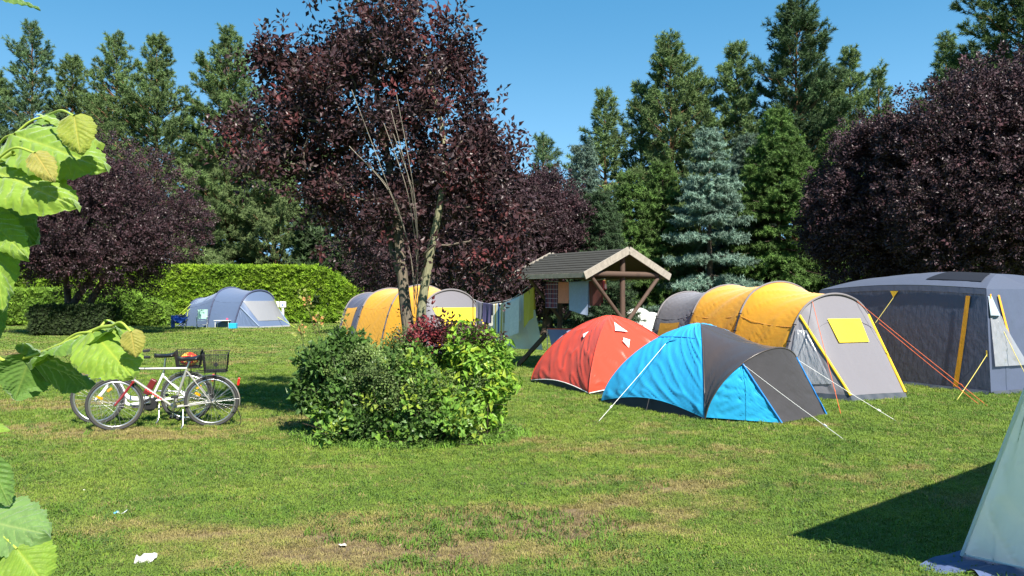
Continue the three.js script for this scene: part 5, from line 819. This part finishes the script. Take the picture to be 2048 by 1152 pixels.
  shrub('mixed_sapling', 'young bright green saplings poking out in front of the olive shrub', -1.2, 9.35, [[-1.5, 0.42, 9.35, 0.2, 0.12], [-1.05, 0.48, 9.25, 0.18, 0.14], [-0.75, 0.3, 9.2, 0.25, 0.18], [-1.9, 0.15, 9.25, 0.25, 0.14], [-1.15, 0.85, 9.5, 0.3, 0.15]], roundSpray, 420, p => rnd() < 0.3 ? [0.24, 0.33, 0.03] : [0.13, 0.26, 0.03], 1.2, 30);
  // pale shoots above the left shrub
  const sh = thing('leafy_shoots', 'thin yellow-orange leaf shoots sticking up left of the island', 'plant', V(-2.55, 0, 10));
  const stalks = [[612, 598], [632, 640], [600, 655], [690, 640]].map(([x, y]) => [V(-2.3, 0.7, 9.95), at(x + 12, y + 45, 9.9), at(x, y, 9.9)]);
  part('stems', plainMerge([...stalks.map(p => tube(p, 0.003, 4, 8)), cyl(V(-2.3, 0, 9.95), V(-2.3, 0.72, 9.95), 0.006, 0.005, 5)]), twigMat, sh);
  scatter('foliage', roundSpray[0], shrubMat, sh, stalks.flatMap(p => [0, 1, 2].map(k => { const q = lerp(p[1], p[2], 0.45 + k * 0.25); return [q.x, q.y, q.z, gauss() * 0.5, 1, gauss() * 0.5, rr(0.7, 1), ...(rnd() < 0.6 ? [0.5, 0.24, 0.08] : [0.25, 0.28, 0.06])]; })));
}
// ---------------------------------------------------------------- hazel leaves close to the lens
{
  const b = V(-1.35, 0, 1.15), t = thing('hazel_bush', 'hazel branches with big serrated lime leaves along the left edge', 'bush', b);
  const stemM = bark(0.2, 0.16, 0.08), greenStem = std(0.3, 0.38, 0.05, 0.6), NT = 84, NS = 44;
  const mats = {};
  const leafM = () => new THREE.MeshPhysicalMaterial({ vertexColors: true, color: 0xffffff, roughness: 0.9, side: THREE.DoubleSide, transmission: 0.42, thickness: 0, clearcoat: 0.16, clearcoatRoughness: 0.4 });
  const M = leafM();
  // base and tip as points, wid = full width, face = direction the upper side looks to, curl = how far the blade bends down
  function leaf(B, T, wid, face, col, o = {}) {
    const ax = T.clone().sub(B), L = ax.length(); ax.normalize(); let nrm = face.clone().addScaledVector(ax, -face.dot(ax)).normalize(); const sd = new THREE.Vector3().crossVectors(ax, nrm).normalize();
    const pos = [], cl = [], idx = [], vein = 8, curl = o.curl ?? 0.1, cup = o.cup ?? 0.12, ph = o.ph ?? 0;
    for (let j = 0; j <= NT; j++) for (let i = 0; i <= NS; i++) {
      const tt = j / NT, s = i / NS * 2 - 1, a = Math.abs(s);
      let w = Math.pow(Math.sin(Math.PI * Math.pow(clamp(tt * 0.985 + 0.015), 0.62)), 0.72) * 0.5; if (tt > 0.72) w *= 1 - 0.35 * Math.pow((tt - 0.72) / 0.28, 2);
      const tooth = (1 - Math.abs(((tt * 17 + ph) % 1) * 2 - 1)) * 0.03 + (1 - Math.abs(((tt * 5.5 + ph) % 1) * 2 - 1)) * 0.06;
      const ww = (w + tooth * smooth(0.02, 0.12, tt) * smooth(0, 0.06, 1 - tt)) * wid, back = (1 - smooth(0, 0.3, tt)) * -0.1 * a * L;
      const phv = (tt - 0.38 * a * wid / L) * vein, fr2 = ((phv % 1) + 1) % 1, ridge = Math.abs(fr2 * 2 - 1), pleat = (ridge - 0.5) * 0.028 * L * smooth(0, 0.25, a) * smooth(0, 0.1, tt) * (1 - 0.5 * a), mid = -0.02 * L * Math.exp(-a * a * 90);
      const bend = -curl * L * tt * tt + cup * wid * a * a * (o.cupSign ?? -1) + 0.03 * L * Math.sin(tt * 9 + s * 4 + ph * 7) * a * (o.wave ?? 1), fine = (noise2(tt * 60, s * 30, 0, 3) - 0.5) * 0.01 * L;
      const p = B.clone().addScaledVector(ax, tt * L + back).addScaledVector(sd, s * ww).addScaledVector(nrm, bend + pleat + mid + fine);
      pos.push(p.x, p.y, p.z);
      const v = Math.max(Math.exp(-a * a * 700), 0.75 * smooth(0.88, 1, ridge < 0.06 ? 1 : 1 - ridge * 1.6) * smooth(0.02, 0.1, a)), q = 0.72 + 0.4 * fbm2(tt * 9 + ph * 5, s * 5 + ph * 9, 3, 5) + 0.16 * noise2(tt * 70, s * 40, 0, 6), c = mixc([col[0] * q, col[1] * q, col[2] * q], [col[0] * 1.7 + 0.03, col[1] * 1.25 + 0.03, col[2] * 1.6 + 0.01], v * 0.8);
      cl.push(...c);
    }
    for (let j = 0; j < NT; j++) for (let i = 0; i < NS; i++) { const k = j * (NS + 1) + i; idx.push(k, k + 1, k + NS + 2, k, k + NS + 2, k + NS + 1); }
    const g = new THREE.BufferGeometry(); g.setAttribute('position', new THREE.Float32BufferAttribute(pos, 3)); g.setAttribute('color', new THREE.Float32BufferAttribute(cl, 3)); g.setIndex(idx); g.computeVertexNormals();
    const m = part('leaf', g, M, t); if (o.stalk) part('stalk', tube([o.stalk, lerp(o.stalk, B, 0.5).add(V(0, o.arch ?? 0.006, 0)), B], 0.0016, 6, 12), greenStem, m);
    return m;
  }
  const G1 = [0.165, 0.29, 0.006], G2 = [0.115, 0.235, 0.008], Y1 = [0.23, 0.28, 0.012], Y2 = [0.28, 0.26, 0.03], DK = [0.085, 0.19, 0.012];
  const toCam = V(0.25, 0.5, -0.8), upF = V(0.15, 0.9, -0.4), side = V(0.7, 0.4, -0.5);
  const d = 1.05;
  // upper twig
  const u0 = at(-80, 330, 1.1), u1 = at(0, 322, 1.06), u2 = at(42, 305, 1.05), u3 = at(76, 306, 1.045);
  leaf(at(30, 268, 1.07), at(204, 322, 1.03), 0.088, toCam, G1, { curl: 0.08, ph: 0.2, stalk: at(-10, 300, 1.1) });
  leaf(at(148, 232, 1.0), at(158, 302, 0.985), 0.042, V(0.2, 0.35, -0.9), Y1, { curl: 0.1, stalk: at(100, 228, 1.06) });
  leaf(at(96, 232, 1.12), at(216, 276, 1.12), 0.06, V(0.1, 0.95, 0.05), [0.19, 0.3, 0.008], { curl: 0.12, ph: 0.5, stalk: at(30, 268, 1.12) });
  leaf(at(-30, 330, 1.1), at(88, 212, 1.14), 0.05, V(-0.1, 0.7, -0.25), G2, { curl: 0.1, ph: 0.7 });
  leaf(at(-25, 335, 1.06), at(142, 398, 1.0), 0.082, toCam, [0.185, 0.31, 0.006], { curl: 0.06, ph: 0.1, stalk: at(-70, 325, 1.09) });
  leaf(at(70, 306, 1.0), at(104, 355, 0.985), 0.03, V(0.3, 0.4, -0.85), Y2, { curl: 0.12, stalk: at(-10, 322, 1.03), arch: 0.012 });
  leaf(at(40, 300, 1.09), at(140, 375, 1.08), 0.06, V(0.1, 0.6, 0.5), G2, { curl: 0.1, ph: 0.3 });
  leaf(at(-40, 372, 1.14), at(86, 490, 1.14), 0.09, V(-0.55, 0.5, 0.5), DK, { curl: 0.05, ph: 0.4, wave: 0.5 });
  leaf(at(-40, 420, 1.08), at(46, 500, 1.03), 0.05, toCam, G1, { curl: 0.1, ph: 0.6 });
  leaf(at(-30, 440, 1.07), at(20, 602, 1.03), 0.062, side, [0.165, 0.29, 0.006], { curl: 0.18, ph: 0.2, wave: 1.6 });
  leaf(at(-30, 570, 1.1), at(-8, 680, 1.1), 0.04, toCam, DK, { ph: 0.1 });
  // middle twig
  leaf(at(186, 664, 1.0), at(262, 748, 0.965), 0.074, toCam, [0.185, 0.31, 0.006], { curl: 0.05, ph: 0.3, stalk: at(120, 690, 1.02) });
  leaf(at(222, 654, 1.0), at(40, 708, 1.04), 0.045, upF, [0.125, 0.25, 0.012], { curl: 0.1, ph: 0.8, wave: 1.4 });
  leaf(at(262, 664, 0.96), at(270, 714, 0.955), 0.026, V(0.2, 0.3, -0.9), Y2, { curl: 0.1, stalk: at(222, 652, 0.98), arch: 0.008 });
  leaf(at(228, 646, 1.03), at(292, 706, 1.02), 0.052, V(0.2, 0.7, 0.4), G2, { curl: 0.12, ph: 0.2, stalk: at(200, 655, 1.01) });
  leaf(at(52, 712, 1.08), at(196, 764, 1.06), 0.066, V(-0.45, 0.55, 0.6), DK, { curl: 0.04, ph: 0.5, wave: 1.3 });
  leaf(at(58, 718, 1.08), at(28, 800, 1.07), 0.07, V(-0.5, 0.5, 0.55), DK, { curl: 0.04, ph: 0.1, wave: 1.2 });
  leaf(at(-20, 850, 1.0), at(20, 858, 1.0), 0.016, upF, G1, { ph: 0.4 });
  // lower twig
  leaf(at(-20, 925, 1.0), at(22, 1012, 1.0), 0.034, V(-0.5, 0.4, 0.6), DK, { ph: 0.2 });
  leaf(at(-60, 1035, 0.98), at(92, 1062, 0.96), 0.088, V(0.1, 0.75, -0.6), [0.13, 0.25, 0.05], { curl: 0.05, ph: 0.6, wave: 0.5 });
  leaf(at(34, 1098, 0.95), at(90, 1170, 0.94), 0.06, toCam, G1, { curl: 0.1, ph: 0.2, stalk: at(-30, 1060, 0.98) });
  leaf(at(70, 1080, 1.0), at(104, 1062, 1.0), 0.012, V(-0.4, 0.5, 0.5), DK, {});
  leaf(at(-30, 1085, 0.98), at(20, 1190, 0.98), 0.05, V(-0.5, 0.4, 0.6), DK, { ph: 0.7 });
  leaf(at(-40, -25, 1.05), at(80, 4, 1.03), 0.022, upF, DK, { ph: 0.3 });
  // stems outside the frame
  part('stem', tube([b.clone(), V(-1.2, 0.6, 1.15), V(-1.05, 1.2, 1.15), V(-0.98, 1.75, 1.15), V(-0.9, 2.3, 1.12)], 0.012, 8, 30), stemM, t);
  part('branch', tube([V(-0.98, 1.75, 1.15), u0, u1, u2.clone().add(V(-0.01, 0, 0))], 0.0032, 7, 20), greenStem, t);
  part('branch', tube([V(-1.05, 1.2, 1.15), at(-70, 690, 1.1), at(10, 722, 1.08), at(60, 712, 1.07), at(120, 690, 1.02), at(200, 655, 1.0), at(224, 652, 0.98)], 0.0024, 7, 30), greenStem, t);
  part('branch', tube([V(-1.2, 0.6, 1.15), V(-0.9, 1.1, 1.05), at(-60, 1040, 0.98), at(-20, 1060, 0.98)], 0.003, 7, 20), greenStem, t);
  part('branch', tube([V(-1.0, 1.6, 1.15), at(-90, 440, 1.12), at(-40, 420, 1.1)], 0.003, 7, 12), greenStem, t);
  part('branch', tube([V(-0.9, 2.25, 1.12), at(-90, -40, 1.08), at(-38, -25, 1.05)], 0.003, 7, 12), greenStem, t);
}
// ---------------------------------------------------------------- litter
{
  const paper = (px, py, w, label, col, sd, h = 0.05) => { const c = ground(px, py), m = part('paper_scrap', grid((u, v) => { const a = noise2(u * 3, v * 3, 0, sd), q = noise2(u * 2 + 5, v * 2, 0, sd); return c.clone().add(V((u - 0.5) * w + 0.3 * w * (q - 0.5), 0.016 + h * (0.75 * a + 0.5 * noise2(u * 6, v * 5, 0, sd + 2) - 0.25), (v - 0.5) * w * 0.7 + 0.5 * w * (a - 0.5))); }, 22, 18), new THREE.MeshStandardMaterial({ ...(col.isTexture ? { map: col } : { color: rgb(...col) }), roughness: 0.8, side: THREE.DoubleSide })); const b = m.geometry; b.translate(-c.x, 0, -c.z); m.position.copy(c); b.computeVertexNormals(); tag(m, label, 'litter', 'paper litter on the lawn'); };
  const bw = printTex((u, v) => u < 0.4 ? [0.08, 0.35, 0.7] : [0.75, 0.75, 0.76]);
  paper(239, 1031, 0.085, 'small blue and white crumpled wrapper on the grass', bw, 3, 0.03);
  paper(292, 1130, 0.1, 'crumpled white tissue lying on the grass at bottom left', [0.42, 0.41, 0.4], 5, 0.07);
  paper(150, 1060, 0.032, 'tiny white scrap on the grass near the hazel leaves', [0.7, 0.7, 0.68], 7, 0.01);
  paper(686, 1095, 0.055, 'pale scrap lying in the worn patch', [0.62, 0.58, 0.5], 9, 0.01);
  paper(1045, 971, 0.06, 'dark chip lying above the bare patch', [0.05, 0.04, 0.035], 11, 0.01);
  paper(168, 984, 0.02, 'tiny pale scrap highest on the left lawn', [0.7, 0.68, 0.62], 12, 0.01);
}
// ---------------------------------------------------------------- grass
{
  const tuft = (s, n, len, rad) => { reseed(s); const out = []; for (let i = 0; i < n; i++) { const a = rnd() * 6.283, r = rad * Math.sqrt(rnd()), l = len * rr(0.5, 1.2), bx = Math.cos(a) * r, bz = Math.sin(a) * r, az = rnd() * 6.283, ln = rr(0.3, 1.1), w = rr(0.0016, 0.003), tx = bx + Math.cos(az) * ln * l, tz = bz + Math.sin(az) * ln * l, wx = -Math.sin(az) * w, wz = Math.cos(az) * w, mx = bx + Math.cos(az) * ln * l * 0.4, mz = bz + Math.sin(az) * ln * l * 0.4, my = l * 0.62, ty = l * (1.05 - 0.4 * ln); out.push([bx - wx, -0.004, bz - wz, bx + wx, -0.004, bz + wz, mx + wx, my, mz + wz], [bx - wx, -0.004, bz - wz, mx + wx, my, mz + wz, mx - wx, my, mz - wz], [mx - wx, my, mz - wz, mx + wx, my, mz + wz, tx, ty, tz]); } return triGeo(out); };
  const tufts = [tuft(1, 15, 0.036, 0.045), tuft(2, 15, 0.042, 0.05), tuft(3, 13, 0.03, 0.045)], lists = [[], [], []];
  reseed(900);
  const N = 150000;
  for (let i = 0; i < N; i++) {
    const d = 4.5 * Math.pow(1 - rnd() * 0.86, -0.8), x = (rnd() * 2 - 1) * (0.67 * d + 0.2); if (d > 22) continue;
    const [c, w] = turf(x, d); const bare = smooth(0.55, 1.0, w); if (rnd() < bare * 0.72) continue;
    const q = rr(0.82, 1.22), s = rr(0.75, 1.2) * (1 - 0.35 * bare) * (1 + Math.max(0, d - 8) * 0.045), straw = rnd() < 0.05 + 0.5 * smooth(0.3, 0.8, w), cc = straw ? [0.3 * q, 0.25 * q, 0.09 * q] : [c[0] * q * 1.05, c[1] * q * 1.1, c[2] * q];
    lists[i % 3].push([x, 0, -d, gauss() * 0.08, 1, gauss() * 0.08, s, ...cc]);
  }
  for (let i = 0; i < 70000; i++) {
    const d = 20 * Math.pow(1 - rnd() * 0.6, -1), x = (rnd() * 2 - 1) * (0.67 * d + 0.2), [c, w] = turf(x, d), q = rr(0.82, 1.22), straw = rnd() < 0.05 + 0.5 * smooth(0.3, 0.8, w), cc = straw ? [0.3 * q, 0.25 * q, 0.09 * q] : [c[0] * q * 1.05, c[1] * q * 1.1, c[2] * q];
    lists[i % 3].push([x, 0, -d, gauss() * 0.08, 1, gauss() * 0.08, rr(1.3, 1.8), ...cc, undefined, 1.6 + (d - 20) * 0.05]);
  }
  const gm = leafMat({ through: 0.3, coat: 0.12, coatRough: 0.5 });
  lists.forEach((l, i) => tag(scatter('grass', tufts[i], gm, null, l), ['short green grass blades over the whole lawn', 'slightly longer grass blades mixed through the lawn', 'finest short grass blades mixed through the lawn'][i], 'grass'));
  const clump = []; for (let i = 0; i < 5000; i++) { const d = 4.6 * Math.pow(1 - rnd() * 0.8, -0.8), x = (rnd() * 2 - 1) * (0.67 * d + 0.2); if (d > 18 || noise2(x * 1.7, d * 1.7, 0, 77) < 0.52) continue; const q = rr(0.75, 1.15); clump.push([x, 0, -d, gauss() * 0.2, 1, gauss() * 0.2, rr(1.2, 1.75), 0.1 * q, 0.19 * q, 0.015 * q]); }
  tag(scatter('grass_clumps', tufts[1], gm, null, clump), 'taller darker grass clumps dotted over the lawn', 'grass');
  const bits = []; for (let i = 0; i < 420; i++) { const d = 4.7 * Math.pow(1 - rnd() * 0.75, -0.9), x = (rnd() * 2 - 1) * (0.66 * d); bits.push([x, 0.02, -d, gauss() * 0.5, 1, gauss() * 0.5, rr(0.4, 0.9), ...(rnd() < 0.6 ? [0.12, 0.07, 0.04] : [0.3, 0.22, 0.12])]); }
  const bitG = []; leafTris(bitG, new THREE.Vector3(-0.02, 0, 0), new THREE.Vector3(1, 0, 0), new THREE.Vector3(0, 0, 1), new THREE.Vector3(0, 1, 0), 0.045, 0.025, 0.3, 0.1);
  tag(scatter('fallen_leaves', triGeo(bitG), gm, null, bits), 'small dry fallen leaves strewn on the lawn', 'leaves');
  const edge = []; for (let i = 0; i < 2600; i++) { const a = rnd() * 6.283, r = 1.12 + gauss() * 0.14, x = -1.3 + Math.cos(a) * r * 1.02, d = 9.95 + Math.sin(a) * r * 0.72, q = rr(0.7, 1.3); edge.push([x, 0, -d, gauss() * 0.15, 1, gauss() * 0.15, rr(1.4, 3.0), 0.12 * q, 0.23 * q, 0.02 * q]); }
  tag(scatter('long_grass', tufts[1], gm, null, edge), 'longer uncut grass round the foot of the shrub island', 'grass');
}
renderer.render(scene, camera);
